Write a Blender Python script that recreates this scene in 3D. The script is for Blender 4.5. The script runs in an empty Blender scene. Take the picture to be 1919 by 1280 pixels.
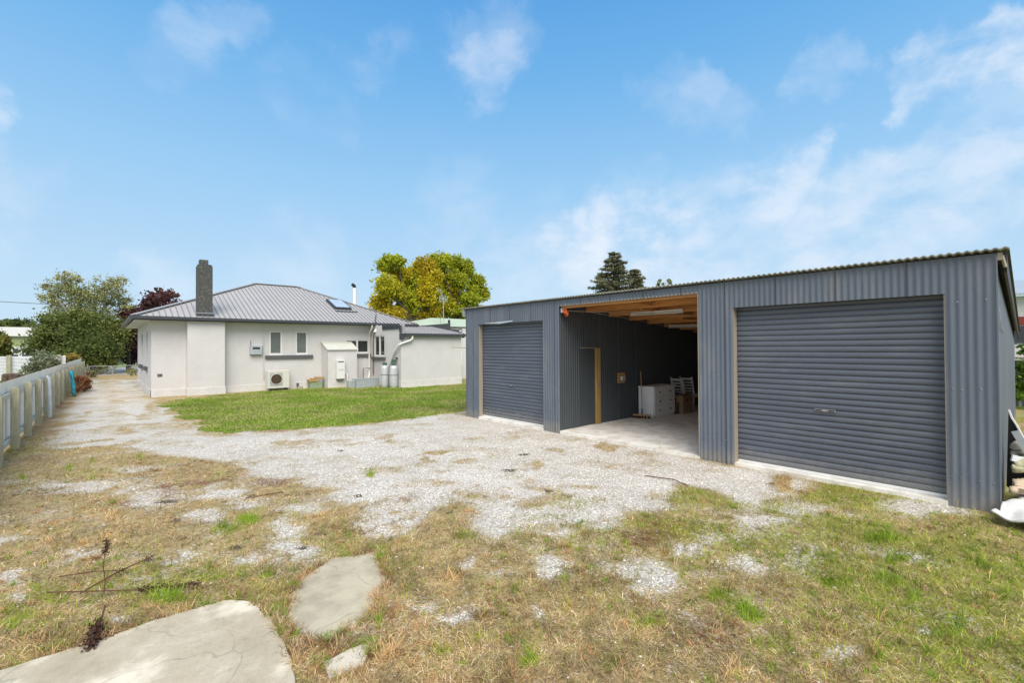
import bpy, math, random
import numpy as np
from mathutils import Vector, Matrix
random.seed(7); rng = np.random.default_rng(11)
S = bpy.context.scene; COL = S.collection
R_ = math.radians; PI = math.pi

# ------------------------------------------------------------------ camera
F, CX, CY, EYE = 860.3, 959.5, 640.0, 1.95
def cam_axes(yaw, pitch, roll):
    f = np.array([math.sin(yaw)*math.cos(pitch), math.cos(yaw)*math.cos(pitch), math.sin(pitch)])
    r = np.array([math.cos(yaw), -math.sin(yaw), 0.0]); u = np.cross(r, f)
    return np.array([r*math.cos(roll)+u*math.sin(roll), u*math.cos(roll)-r*math.sin(roll), f])
RC = cam_axes(R_(41.69), R_(.6236), R_(-.3616)); C0 = np.array([0, 0, EYE])
def ray(x, y): return RC.T @ np.array([(x-CX)/F, -(y-CY)/F, 1.0])
def at(x, y, ax, v):
    d = ray(x, y); return C0 + (v-C0[ax])/d[ax]*d
def gr(x, y, z=0.0): return at(x, y, 2, z)
def project(X, Y, Z):
    q = np.stack([X, Y, Z-EYE], -1) @ RC.T
    w = np.where(q[..., 2] > .05, q[..., 2], .05)
    return CX+F*q[..., 0]/w, CY-F*q[..., 1]/w, q[..., 2]
cd = bpy.data.cameras.new('camera'); cam = bpy.data.objects.new('camera', cd); COL.objects.link(cam)
cd.sensor_width = 36; cd.sensor_fit = 'HORIZONTAL'; cd.lens = F/1919*36; cd.clip_start = .05; cd.clip_end = 3000
M = Matrix.Identity(4)
for i in range(3):
    M[i][0] = RC[0][i]; M[i][1] = RC[1][i]; M[i][2] = -RC[2][i]; M[i][3] = C0[i]
cam.matrix_world = M; S.camera = cam

# ------------------------------------------------------------------ noise
def _h(ix, iy, s):
    n = (ix*374761393 + iy*668265263 + s*1274126177) & 0x7fffffff
    n = ((n ^ (n >> 13))*1274126177) & 0x7fffffff
    return ((n ^ (n >> 16)) & 0xffff)/65535.0
def vnoise(x, y, s=0):
    ix = np.floor(x).astype(np.int64); iy = np.floor(y).astype(np.int64)
    fx = x-ix; fy = y-iy; fx = fx*fx*(3-2*fx); fy = fy*fy*(3-2*fy)
    a = _h(ix, iy, s); b = _h(ix+1, iy, s); c = _h(ix, iy+1, s); d = _h(ix+1, iy+1, s)
    return (a*(1-fx)+b*fx)*(1-fy)+(c*(1-fx)+d*fx)*fy
def fbm(x, y, s=0, o=4):
    t = 0; a = .5
    for k in range(o):
        t = t+a*vnoise(x, y, s+k*17); x = x*2.03+11.3; y = y*2.03+4.7; a *= .5
    return t/(1-.5**o)
def sst(a, b, x):
    t = np.clip((x-a)/(b-a), 0, 1); return t*t*(3-2*t)

# ------------------------------------------------------------------ materials
class NT:
    def __init__(s, name):
        s.m = bpy.data.materials.new(name); s.m.use_nodes = True; s.t = s.m.node_tree
        s.b = s.t.nodes['Principled BSDF']
    def n(s, typ, **k):
        nd = s.t.nodes.new(typ)
        for a, v in k.items():
            if a.startswith('i_'):
                key = a[2:]; key = int(key) if key.isdigit() else key.replace('_', ' ')
                nd.inputs[key].default_value = v
            else: setattr(nd, a, v)
        return nd
    def l(s, a, b): s.t.links.new(a, b)
    def pos(s, sc=(1, 1, 1)):
        g = s.n('ShaderNodeNewGeometry'); mp = s.n('ShaderNodeMapping'); mp.inputs['Scale'].default_value = sc
        s.l(g.outputs['Position'], mp.inputs['Vector']); return mp.outputs[0]
    def noise(s, scale, det=4, rough=.55, v=None):
        n = s.n('ShaderNodeTexNoise'); n.inputs['Scale'].default_value = scale; n.inputs['Detail'].default_value = det
        n.inputs['Roughness'].default_value = rough; s.l(v if v is not None else s.pos(), n.inputs['Vector']); return n.outputs['Fac']
    def ramp(s, fac, stops):
        r = s.n('ShaderNodeValToRGB'); e = r.color_ramp.elements
        while len(e) < len(stops): e.new(.5)
        for el, (p, c) in zip(e, stops): el.position = p; el.color = (*c, 1) if len(c) == 3 else c
        s.l(fac, r.inputs[0]); return r.outputs[0]
    def mix(s, fac, a, b, bt='MIX'):
        m = s.n('ShaderNodeMix', data_type='RGBA', blend_type=bt)
        for sock, v in ((m.inputs[0], fac), (m.inputs[6], a), (m.inputs[7], b)):
            if hasattr(v, 'links') : s.l(v, sock)
            elif isinstance(v, (int, float)): sock.default_value = v
            else: sock.default_value = (*v, 1)
        return m.outputs[2]
    def math(s, op, a, b=0.0, clamp=False):
        m = s.n('ShaderNodeMath', operation=op, use_clamp=clamp)
        for i, v in enumerate((a, b)):
            if hasattr(v, 'links'): s.l(v, m.inputs[i])
            else: m.inputs[i].default_value = v
        return m.outputs[0]
    def mr(s, v, a, b, c=0., d=1.):
        m = s.n('ShaderNodeMapRange', interpolation_type='SMOOTHSTEP'); s.l(v, m.inputs[0])
        for i, x in enumerate((a, b, c, d)):
            m.inputs[i+1].default_value = x
        return m.outputs[0]
    def bump(s, h, strength=.3, dist=.01):
        b = s.n('ShaderNodeBump'); b.inputs['Strength'].default_value = strength; b.inputs['Distance'].default_value = dist
        s.l(h, b.inputs['Height']); s.l(b.outputs[0], s.b.inputs['Normal'])
    def attr(s, name):
        a = s.n('ShaderNodeAttribute', attribute_name=name); return a
def sc(c, k): return tuple(min(1, x*k) for x in c)
def mat(name, c, rough=.7, metal=0., var=.12, scale=3., bump=0., bscale=60., dirt=None, dirtamt=.0, spec=.5, stretch=(1, 1, 1)):
    t = NT(name); v = t.pos(stretch)
    n = t.noise(scale, 5, .6, v)
    col = t.ramp(n, [(.3, sc(c, 1-var)), (.7, sc(c, 1+var))])
    if dirt:
        d = t.mr(t.noise(scale*2.7, 6, .7, v), .62-dirtamt*.3, .78-dirtamt*.2)
        col = t.mix(t.math('MULTIPLY', d, dirtamt), col, dirt)
    if name in ('slate_sheet', 'slate_roller'):
        sp = t.n('ShaderNodeSeparateXYZ'); t.l(t.pos(), sp.inputs[0]); hz = t.mr(t.math('ADD', sp.outputs[2], t.math('MULTIPLY', t.noise(6, 6, .7), -.5)), -.22, .12, 1, 0)
        col = t.mix(t.math('MULTIPLY', hz, .55), col, (.27, .25, .215))
        sp2 = t.mr(t.noise(38, 3, .6), .70, .74); col = t.mix(t.math('MULTIPLY', sp2, .35), col, (.3, .3, .29))
    t.l(col, t.b.inputs['Base Color'])
    t.b.inputs['Roughness'].default_value = rough; t.b.inputs['Metallic'].default_value = metal
    t.b.inputs['Specular IOR Level'].default_value = spec
    if bump: t.bump(t.noise(bscale, 4, .6, v), bump)
    return t.m
# painted sheet steel, slate blue grey, slightly dusty
SLATE = (.112, .136, .172)
m_slate = mat('slate_sheet', SLATE, .5, 0, .07, 1.1, dirt=(.19, .20, .21), dirtamt=.5, stretch=(1, 1, .25), bump=.08, bscale=7, spec=.45)
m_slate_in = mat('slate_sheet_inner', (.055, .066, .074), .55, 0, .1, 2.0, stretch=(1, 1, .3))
m_door = mat('slate_roller', (.094, .110, .142), .42, 0, .12, 1.6, dirt=(.17, .18, .19), dirtamt=.4, stretch=(1, .3, 1.5), spec=.5)
m_seam = mat('lap_seam', (.05, .06, .075), .7)  # dark strip along each sheet lap
m_galv_roof = mat('weathered_roof', (.27, .28, .245), .8, .0, .2, 3., dirt=(.13, .13, .075), dirtamt=.6, bump=.3, bscale=40)
m_timber = mat('raw_timber', (.56, .27, .085), .75, 0, .25, 3., stretch=(1, .25, 6), bump=.15, dirt=(.22, .09, .03), dirtamt=.5)
m_jamb = mat('jamb_timber', (.31, .275, .22), .8, 0, .18, 4., stretch=(3, 3, .4), bump=.1)
m_yellowt = mat('yellow_timber', (.36, .23, .075), .7, 0, .2, 5., stretch=(3, 3, .3))
m_ply = mat('ply_lining', (.46, .19, .05), .85, 0, .3, 2.5, stretch=(.6, 1, 1), dirt=(.10, .05, .02), dirtamt=.6)
m_bounce = mat('pale_bounce', (.62, .52, .38), .8, 0, .1, 2)  # pale colour for the added bounce panel in the bay
m_concfloor = mat('concrete_floor', (.80, .77, .71), .8, 0, .08, 1.2, dirt=(.52, .48, .41), dirtamt=.7, bump=.1, bscale=30)
m_conc = mat('weathered_concrete', (.46, .43, .37), .9, 0, .14, 3.5, dirt=(.30, .28, .21), dirtamt=.75, bump=.5, bscale=70)
m_white = mat('white_paint', (.72, .72, .70), .5, 0, .04, 5.)
m_offwhite = mat('offwhite_plastic', (.62, .60, .53), .5, 0, .05, 5.)
m_char = mat('charcoal_trim', (.048, .052, .062), .45, 0, .1, 4.)
m_sill = mat('sill_grey', (.10, .10, .105), .6, 0, .12, 4.)
m_glass = mat('window_glass', (.035, .04, .04), .06, 0, .3, 1.5, spec=.8)
m_frost = mat('frosted_glass', (.15, .165, .16), .25, 0, .15, 3., spec=.5)
m_glassclear = mat('skylight_glass', (.55, .62, .68), .12, .3, .05, 2.)
m_rib_shade = mat('roof_rib_shade', (.225, .225, .225), .55, 0, .05, 2)  # roof grey darkened: shading along the ribs is put into the colour
m_roofh = mat('grey_roof_sheet', (.385, .375, .375), .55, .0, .05, 1.2, spec=.5)
m_ridgecap = mat('ridge_dark', (.075, .08, .09), .5, .2, .1, 4)
m_chim = mat('grey_chimney', (.062, .066, .068), .85, 0, .18, 5., dirt=(.34, .29, .15), dirtamt=.42, bump=.6, bscale=25)
m_soffit = mat('soffit_paint', (.55, .56, .50), .7, 0, .06, 3)
m_galv = mat('galvanised', (.46, .50, .53), .45, .35, .14, 9., dirt=(.25, .22, .18), dirtamt=.25)
m_black = mat('black_plastic', (.018, .018, .02), .45, 0, .2, 5)
m_silver = mat('silver', (.45, .45, .45), .35, .8, .05, 5)
m_bottle = mat('bottle_grey', (.52, .54, .56), .4, .15, .08, 7., dirt=(.34, .33, .31), dirtamt=.4)
m_green = mat('dark_green_metal', (.05, .11, .075), .5, 0, .1, 5)
m_post = mat('weathered_post', (.36, .35, .255), .9, 0, .2, 6., stretch=(4, 4, .6), bump=.35, bscale=40, dirt=(.2, .2, .12), dirtamt=.5)
m_rail = mat('weathered_rail', (.55, .54, .45), .9, 0, .15, 6., stretch=(1, .4, 4), dirt=(.2, .2, .12), dirtamt=.5)
m_fsheet = mat('pale_fence_sheet', (.82, .775, .70), .55, 0, .06, 2., dirt=(.40, .40, .36), dirtamt=.35, stretch=(1, 1, .3))
m_fwhite = mat('white_fence_sheet', (.60, .62, .66), .5, 0, .08, 2., dirt=(.42, .43, .42), dirtamt=.4)
m_turq = mat('turquoise_cloth', (.02, .30, .42), .8, 0, .35, 9., bump=.6, bscale=14)
m_neighg = mat('sage_wall', (.30, .36, .17), .8, 0, .08, 1.5)
m_neighroof = mat('pale_green_roof', (.44, .53, .40), .5, 0, .06, .8)
m_navy = mat('navy_wall', (.055, .062, .09), .8, 0, .12, 1.)
m_red = mat('red_trim', (.25, .04, .03), .7, 0, .1, 3)
m_orange = mat('orange_strap', (.75, .13, .02), .6, 0, .15, 10)
m_card = mat('cardboard', (.30, .20, .11), .9, 0, .12, 5)
m_boxwood = mat('board_wood', (.42, .25, .12), .7, 0, .12, 8)
m_chest = mat('chest_paint', (.84, .86, .86), .6, 0, .05, 4., dirt=(.62, .62, .60), dirtamt=.3)
m_broomw = mat('broom_wood', (.42, .28, .14), .7, 0, .15, 8)
m_bristle = mat('bristle', (.09, .035, .02), .9, 0, .3, 30)
m_tarp_w = mat('dirty_white_sheet', (.66, .65, .61), .7, 0, .08, 4., dirt=(.40, .37, .30), dirtamt=.5, bump=.3, bscale=10)
m_tarp_t = mat('tan_underlay', (.50, .40, .29), .9, 0, .14, 7., bump=.5, bscale=30)
m_tarp_k = mat('khaki_cloth', (.30, .30, .18), .9, 0, .3, 9., dirt=(.5, .48, .36), dirtamt=.6, bump=.5, bscale=20)
m_screen = mat('dark_panel', (.02, .022, .025), .3, 0, .2, 4)
m_bark = mat('bark', (.10, .085, .065), .95, 0, .3, 8., bump=.6, bscale=20, stretch=(1, 1, .3))
m_barkpale = mat('pale_bark', (.42, .40, .34), .9, 0, .3, 5., dirt=(.10, .09, .07), dirtamt=.6)
m_weed = mat('dead_stem', (.11, .05, .03), .9, 0, .3, 20)
m_weedpale = mat('straw_stem', (.45, .30, .16), .9, 0, .2, 20)
m_stump = mat('brown_stump', (.10, .07, .05), .95, 0, .4, 6., bump=.6)
m_road = mat('road', (.36, .36, .35), .9, 0, .06, 1.)
m_mesh = mat('gate_metal', (.42, .43, .42), .5, .3, .1, 5)
m_pink = mat('pink_label', (.62, .20, .22), .7, 0, .1, 8)

def brick_paint(name, c):
    t = NT(name); g = t.n('ShaderNodeNewGeometry'); sx = t.n('ShaderNodeSeparateXYZ'); t.l(g.outputs['Position'], sx.inputs[0])
    s = t.math('ADD', sx.outputs[0], sx.outputs[1]); cb = t.n('ShaderNodeCombineXYZ'); t.l(s, cb.inputs[0]); t.l(sx.outputs[2], cb.inputs[1])
    b = t.n('ShaderNodeTexBrick'); t.l(cb.outputs[0], b.inputs['Vector']); b.inputs['Scale'].default_value = 1
    b.inputs['Mortar Size'].default_value = .006; b.inputs['Brick Width'].default_value = .24; b.inputs['Row Height'].default_value = .086
    b.inputs['Mortar Smooth'].default_value = .6
    n = t.noise(1.3, 6, .65); n2 = t.noise(14, 4, .6)
    col = t.ramp(n, [(.3, sc(c, .94)), (.7, sc(c, 1.05))])
    col = t.mix(t.math('MULTIPLY', b.outputs['Fac'], .10), col, sc(c, .6))
    st = t.mr(t.noise(3, 6, .7, t.pos((1, 1, .25))), .58, .72)
    col = t.mix(t.math('MULTIPLY', st, .25), col, (.42, .40, .34))
    t.l(col, t.b.inputs['Base Color']); t.b.inputs['Roughness'].default_value = .8
    h = t.math('ADD', t.math('MULTIPLY', b.outputs['Fac'], -1.), t.math('MULTIPLY', n2, .9)); t.bump(h, .45, .006)
    return t.m
m_wall = brick_paint('painted_brick', (.60, .585, .58))
m_plinth = mat('plinth_paint', (.60, .59, .58), .85, 0, .07, 2.5, dirt=(.44, .42, .36), dirtamt=.4, bump=.15, bscale=30)

def leafmat(name, trans=.3, rough=.6):
    t = NT(name); a = t.attr('tint'); t.l(a.outputs['Color'], t.b.inputs['Base Color']); t.b.inputs['Roughness'].default_value = rough
    t.b.inputs['Specular IOR Level'].default_value = .25
    tr = t.n('ShaderNodeBsdfTranslucent'); t.l(a.outputs['Color'], tr.inputs[0]); mx = t.n('ShaderNodeMixShader'); mx.inputs[0].default_value = trans
    t.l(t.b.outputs[0], mx.inputs[1]); t.l(tr.outputs[0], mx.inputs[2])
    out = [n for n in t.t.nodes if n.type == 'OUTPUT_MATERIAL'][0]; t.l(mx.outputs[0], out.inputs[0]); return t.m
m_leaf = leafmat('foliage'); m_blade = leafmat('grass_blade', .2, .7); m_stone = leafmat('stone_chip', 0., .85)

# ------------------------------------------------------------------ object helpers
def tag(o, label=None, cat=None, group=None, kind=None):
    for k, v in (('label', label), ('category', cat), ('group', group), ('kind', kind)):
        if v: o[k] = v
    return o
def empty(name, loc, label, cat, group=None):
    o = bpy.data.objects.new(name, None); COL.objects.link(o); o.location = loc; o.empty_display_size = .2
    return tag(o, label, cat, group)
def link(name, me, mt, parent=None, smooth=False):
    if mt is not None and not me.materials: me.materials.append(mt)
    o = bpy.data.objects.new(name, me); COL.objects.link(o)
    if smooth: me.polygons.foreach_set('use_smooth', [True]*len(me.polygons))
    if parent is not None:
        o.parent = parent
        o.matrix_parent_inverse = Matrix.Translation(-Vector(parent.location) if parent.type == 'EMPTY' else Vector((0, 0, 0)))
    return o
class MB:
    def __init__(s): s.v = []; s.f = []
    def add(s, vs, fs):
        k = len(s.v); s.v += [tuple(map(float, p)) for p in vs]; s.f += [tuple(i+k for i in f) for f in fs]; return s
    def box(s, x0, x1, y0, y1, z0, z1):
        return s.add([(x, y, z) for z in (z0, z1) for y in (y0, y1) for x in (x0, x1)],
                     [(0, 2, 3, 1), (4, 5, 7, 6), (0, 1, 5, 4), (2, 6, 7, 3), (0, 4, 6, 2), (1, 3, 7, 5)])
    def bar(s, a, b, w, h, up=(0, 0, 1)):
        a = Vector(a); b = Vector(b); d = (b-a).normalized(); u = Vector(up)
        if abs(d.dot(u)) > .98: u = Vector((1, 0, 0))
        r = d.cross(u).normalized(); u = r.cross(d)
        vs = [p+r*(i*w/2)+u*(j*h/2) for p in (a, b) for i, j in ((-1, -1), (1, -1), (1, 1), (-1, 1))]
        return s.add(vs, [(0, 3, 2, 1), (4, 5, 6, 7), (0, 1, 5, 4), (1, 2, 6, 5), (2, 3, 7, 6), (3, 0, 4, 7)])
    def tube(s, pts, rad, n=8, cap=True):
        pts = [Vector(p) for p in pts]; rad = rad if isinstance(rad, (list, tuple)) else [rad]*len(pts)
        vs = []; fs = []; pr = None
        for i, p in enumerate(pts):
            d = (pts[min(i+1, len(pts)-1)]-pts[max(i-1, 0)]).normalized()
            u = Vector((0, 0, 1)) if abs(d.z) < .9 else Vector((1, 0, 0))
            if pr is not None: u = pr
            r = (u-d*u.dot(d)).normalized(); pr = r; q = d.cross(r)
            vs += [p+(r*math.cos(2*PI*k/n)+q*math.sin(2*PI*k/n))*rad[i] for k in range(n)]
        for i in range(len(pts)-1):
            for k in range(n):
                a = i*n+k; b = i*n+(k+1) % n; fs.append((a, b, b+n, a+n))
        if cap: fs.append(tuple(range(n))[::-1]); fs.append(tuple(range((len(pts)-1)*n, len(pts)*n)))
        return s.add(vs, fs)
    def lathe(s, prof, c, n=20):
        vs = []; fs = []
        for r, z in prof: vs += [(c[0]+r*math.cos(2*PI*k/n), c[1]+r*math.sin(2*PI*k/n), c[2]+z) for k in range(n)]
        for i in range(len(prof)-1):
            for k in range(n): a = i*n+k; b = i*n+(k+1) % n; fs.append((a, b, b+n, a+n))
        fs.append(tuple(range(n))[::-1]); fs.append(tuple(range((len(prof)-1)*n, len(prof)*n)))
        return s.add(vs, fs)
    def prism(s, poly, d):
        """poly: list of 3d points, d: extrusion vector"""
        n = len(poly); vs = [Vector(p) for p in poly]; vs += [p+Vector(d) for p in vs[:n]]
        return s.add(vs, [tuple(range(n))[::-1], tuple(range(n, 2*n))]+[(i, (i+1) % n, (i+1) % n+n, i+n) for i in range(n)])
    def build(s, name, mt, parent=None, smooth=False, bevel=0.):
        me = bpy.data.meshes.new(name); me.from_pydata(s.v, [], s.f); me.update()
        o = link(name, me, mt, parent, smooth)
        if smooth:
            me.set_sharp_from_angle(angle=R_(40))
        if bevel:
            b = o.modifiers.new('b', 'BEVEL'); b.width = bevel; b.segments = 2; b.limit_method = 'ANGLE'
        return o
def arr_mesh(name, V, faces_n, tint=None, mt=None, parent=None):
    """V (N*k,3) vertices, each face uses k consecutive vertices"""
    me = bpy.data.meshes.new(name); k = faces_n; n = len(V)//k
    me.vertices.add(len(V)); me.vertices.foreach_set('co', V.astype(np.float32).ravel())
    me.loops.add(len(V)); me.loops.foreach_set('vertex_index', np.arange(len(V), dtype=np.int32))
    me.polygons.add(n); me.polygons.foreach_set('loop_start', np.arange(n, dtype=np.int32)*k)
    if tint is not None:
        a = me.attributes.new('tint', 'FLOAT_COLOR', 'POINT'); c = np.ones((len(V), 4), np.float32); c[:, :3] = tint; a.data.foreach_set('color', c.ravel())
    me.update(calc_edges=True); me.validate()
    return link(name, me, mt, parent)

def corr(o, d, n, L, zf, pitch=.0762, amp=.0068, seg=8):
    """vertical corrugated sheet: origin o, horizontal unit dir d, normal n, length L, zf(s)->list of (z0,z1)"""
    mb = MB(); N = int(round(L/pitch*seg)); o = Vector(o); d = Vector(d); n = Vector(n)
    prev = None; pidx = None
    for i in range(N+1):
        s_ = L*i/N; p = o+d*s_+n*(amp*math.cos(2*PI*s_/pitch)); cur = zf(s_)
        smid = L*(i-.5)/N
        if i:
            segs = zf(smid)
            if prev is not None and [tuple(x) for x in segs] == prevseg: pass
            key = [tuple(x) for x in segs]
            if key != prevseg or pidx is None:
                pidx = []
                for z0, z1 in segs: k = len(mb.v); mb.v += [(pp.x, pp.y, z0), (pp.x, pp.y, z1)]; pidx.append(k)
            nidx = []
            for q, (z0, z1) in zip(pidx, segs):
                k = len(mb.v); mb.v += [(p.x, p.y, z0), (p.x, p.y, z1)]; mb.f.append((q, k, k+1, q+1)); nidx.append(k)
            pidx = nidx; prevseg = key
        else: prevseg = None
        prev = s_; pp = p
    return mb
def wall_open(o, d, n, L, z0, z1, holes, th=.2, depth=None):
    """flat wall with rectangular openings and reveals; holes: (s0,s1,za,zb). n is the outward normal"""
    mb = MB(); o = Vector(o); d = Vector(d); n = Vector(n); depth = depth or th
    ss = sorted({0, L, *[h[0] for h in holes], *[h[1] for h in holes]}); zz = sorted({z0, z1, *[h[2] for h in holes], *[h[3] for h in holes]})
    P = lambda s, z, k=0.: tuple(o+d*s-n*k+Vector((0, 0, z)))
    for a, b in zip(ss, ss[1:]):
        for c, e in zip(zz, zz[1:]):
            if any(h[0] <= a and b <= h[1] and h[2] <= c and e <= h[3] for h in holes): continue
            mb.add([P(a, c), P(b, c), P(b, e), P(a, e)], [(0, 1, 2, 3)]); mb.add([P(a, c, th), P(b, c, th), P(b, e, th), P(a, e, th)], [(3, 2, 1, 0)])
    for h in holes:
        for (a, c), (b, e) in (((h[0], h[2]), (h[1], h[2])), ((h[1], h[2]), (h[1], h[3])), ((h[1], h[3]), (h[0], h[3])), ((h[0], h[3]), (h[0], h[2]))):
            mb.add([P(a, c), P(b, e), P(b, e, th), P(a, c, th)], [(0, 1, 2, 3)])
    return mb

# ------------------------------------------------------------------ sky and light
SUN_AZ, SUN_EL = R_(209), R_(50)   # compass-like: direction the light comes from, x=sin, y=cos
W = bpy.data.worlds.new('World'); S.world = W; W.use_nodes = True; wt = W.node_tree
for n_ in list(wt.nodes): wt.nodes.remove(n_)
class WT(NT):
    def __init__(s): s.t = wt
w = WT()
sky = w.n('ShaderNodeTexSky', sky_type='NISHITA', sun_disc=False, sun_elevation=SUN_EL, sun_rotation=SUN_AZ, air_density=1.0, dust_density=.4, ozone_density=3.0)
tc = w.n('ShaderNodeTexCoord'); nv = w.n('ShaderNodeVectorMath', operation='NORMALIZE'); w.l(tc.outputs['Generated'], nv.inputs[0]); D = nv.outputs[0]
sxyz = w.n('ShaderNodeSeparateXYZ'); w.l(D, sxyz.inputs[0])
grad = w.ramp(sxyz.outputs[2], [(0, (4.4, 5.7, 6.8)), (.12, (3.9, 5.5, 7.0)), (.33, (2.5, 4.65, 6.95)), (.5, (1.35, 3.6, 6.5)), (.62, (.85, 2.9, 6.0)), (.8, (.6, 2.3, 5.2))])
skyc = w.mix(.93, sky.outputs[0], grad)
blobs = [(420, 92, 55, .30), (470, 82, 40, .2), (385, 150, 35, .12), (890, 138, 50, .42), (950, 112, 45, .42), (920, 150, 45, .3), (860, 80, 40, .18), (985, 55, 50, .22), (940, 60, 60, .2), (1325, 150, 40, .28), (1280, 180, 50, .18), (1370, 185, 50, .18), (1570, 110, 60, .30), (1640, 110, 45, .2), (1560, 165, 45, .2),
         (1790, 170, 80, .85), (1850, 130, 75, .9), (1900, 90, 70, .85), (1720, 180, 45, .6), (1880, 180, 60, .6), (1810, 215, 50, .5), (1760, 130, 40, .5), (1485, 318, 62, .65), (1400, 350, 65, .45), (1330, 400, 80, .4), (1150, 450, 60, .8), (1110, 495, 65, .75), (1220, 455, 70, .75), (1190, 500, 90, .8), (1300, 450, 70, .55), (1280, 510, 90, .6),
         (1540, 430, 95, .6), (1650, 400, 95, .6), (1760, 380, 100, .6), (1860, 350, 90, .6), (1620, 470, 140, .35), (1900, 300, 40, .6), (1840, 265, 70, .3), (0, 200, 55, .6), (700, 110, 45, .2), (860, 390, 80, .22),
         (340, 545, 60, .3), (560, 525, 80, .25), (980, 545, 120, .35), (1450, 520, 150, .4), (600, 210, 60, .12), (-200, 320, 200, .5), (2150, 300, 250, .7), (1190, 355, 45, .2)]
dn = w.n('ShaderNodeTexNoise'); dn.inputs['Scale'].default_value = 5; dn.inputs['Detail'].default_value = 7; dn.inputs['Roughness'].default_value = .6; w.l(D, dn.inputs['Vector'])
wp = w.n('ShaderNodeVectorMath', operation='MULTIPLY_ADD'); w.l(dn.outputs['Color'], wp.inputs[0]); wp.inputs[1].default_value = (.30,)*3; w.l(D, wp.inputs[2])
wp2 = w.n('ShaderNodeVectorMath', operation='ADD'); w.l(wp.outputs[0], wp2.inputs[0]); wp2.inputs[1].default_value = (-.15,)*3
wpn = w.n('ShaderNodeVectorMath', operation='NORMALIZE'); w.l(wp2.outputs[0], wpn.inputs[0])
acc = None
for (bx, by, br, st) in blobs:
    d_ = ray(bx, by); d_ = d_/np.linalg.norm(d_)
    e_ = ray(bx+br*1.25, by); e_ = e_/np.linalg.norm(e_); ca = float(d_ @ e_)
    dt = w.n('ShaderNodeVectorMath', operation='DOT_PRODUCT'); w.l(wpn.outputs[0], dt.inputs[0]); dt.inputs[1].default_value = tuple(d_)
    v_ = w.mr(dt.outputs['Value'], 1-(1-ca)*1.7, 1, 0, st)
    acc = v_ if acc is None else w.math('MAXIMUM', acc, v_)
cn = w.n('ShaderNodeTexNoise'); cn.inputs['Scale'].default_value = 9; cn.inputs['Detail'].default_value = 9; cn.inputs['Roughness'].default_value = .60
mpz = w.n('ShaderNodeMapping'); mpz.inputs['Scale'].default_value = (1, 1, 1.7); w.l(D, mpz.inputs[0]); w.l(mpz.outputs[0], cn.inputs['Vector'])
cl = w.math('MULTIPLY', acc, w.mr(cn.outputs['Fac'], .26, .70), clamp=True)
bk = w.n('ShaderNodeVectorMath', operation='DOT_PRODUCT'); w.l(D, bk.inputs[0]); bk.inputs[1].default_value = tuple(-RC[2])
back_fill = w.math('MULTIPLY', w.mr(bk.outputs['Value'], -.35, .15), w.mr(cn.outputs['Fac'], .25, .55)); cl = w.math('MAXIMUM', cl, back_fill)  # unseen cloud cover behind the camera, added for soft white light
skyc = w.mix(cl, skyc, (6.5, 6.9, 7.5))
bg = w.n('ShaderNodeBackground'); w.l(skyc, bg.inputs[0]); bg.inputs[1].default_value = .1
wo = w.n('ShaderNodeOutputWorld'); w.l(bg.outputs[0], wo.inputs[0])
sd = bpy.data.lights.new('sun', 'SUN'); sd.energy = 3.1; sd.angle = R_(45); sd.color = (1, .93, .84)
so = bpy.data.objects.new('sun', sd); COL.objects.link(so)
sv = Vector((math.sin(SUN_AZ)*math.cos(SUN_EL), math.cos(SUN_AZ)*math.cos(SUN_EL), math.sin(SUN_EL)))
so.rotation_euler = sv.to_track_quat('Z', 'Y').to_euler(); so.location = (0, 0, 30)
S.view_settings.view_transform = 'Standard'; S.view_settings.look = 'None'; S.view_settings.gamma = 1; S.view_settings.exposure = .43

# ------------------------------------------------------------------ ground masks (patch list read off the yard)
def poly_sd(x, y, P):
    """signed distance, positive inside"""
    d = np.full(x.shape, 1e9); ins = np.zeros(x.shape, bool); n = len(P)
    for i in range(n):
        ax, ay = P[i]; bx, by = P[(i+1) % n]; ex, ey = bx-ax, by-ay; L2 = ex*ex+ey*ey+1e-12
        t = np.clip(((x-ax)*ex+(y-ay)*ey)/L2, 0, 1); d = np.minimum(d, (x-ax-t*ex)**2+(y-ay-t*ey)**2)
        c = ((ay > y) != (by > y)); c &= x < (bx-ax)*(y-ay)/(by-ay+1e-12)+ax; ins ^= c
    d = np.sqrt(d); return np.where(ins, d, -d)
def gp(pts): return [tuple(gr(*p)[:2]) for p in pts]
GRAVEL = gp([(157, 712), (268, 712), (262, 722), (296, 760), (330, 778), (385, 812), (600, 803), (874, 771), (1370, 872), (1500, 898), (1520, 915), (1400, 940), (1260, 905), (1240, 945), (1000, 990), (900, 1000), (850, 950), (760, 985), (700, 1000), (640, 950), (560, 905), (480, 885), (420, 870), (290, 845), (180, 842), (105, 840), (110, 815), (140, 765), (150, 735)])
LAWN = gp([(340, 749), (305, 758), (330, 773), (362, 785), (378, 797), (388, 809), (440, 811), (600, 802), (700, 792), (880, 768)])+[(9.5, 11.3), (14, 11.3), (22, 11.6), (22, 21), (14.5, 19.6), (11.0, 19.6), (10.6, 21.6), (8.2, 22.0), (6, 22.9), (3.5, 22.3)]
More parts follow.
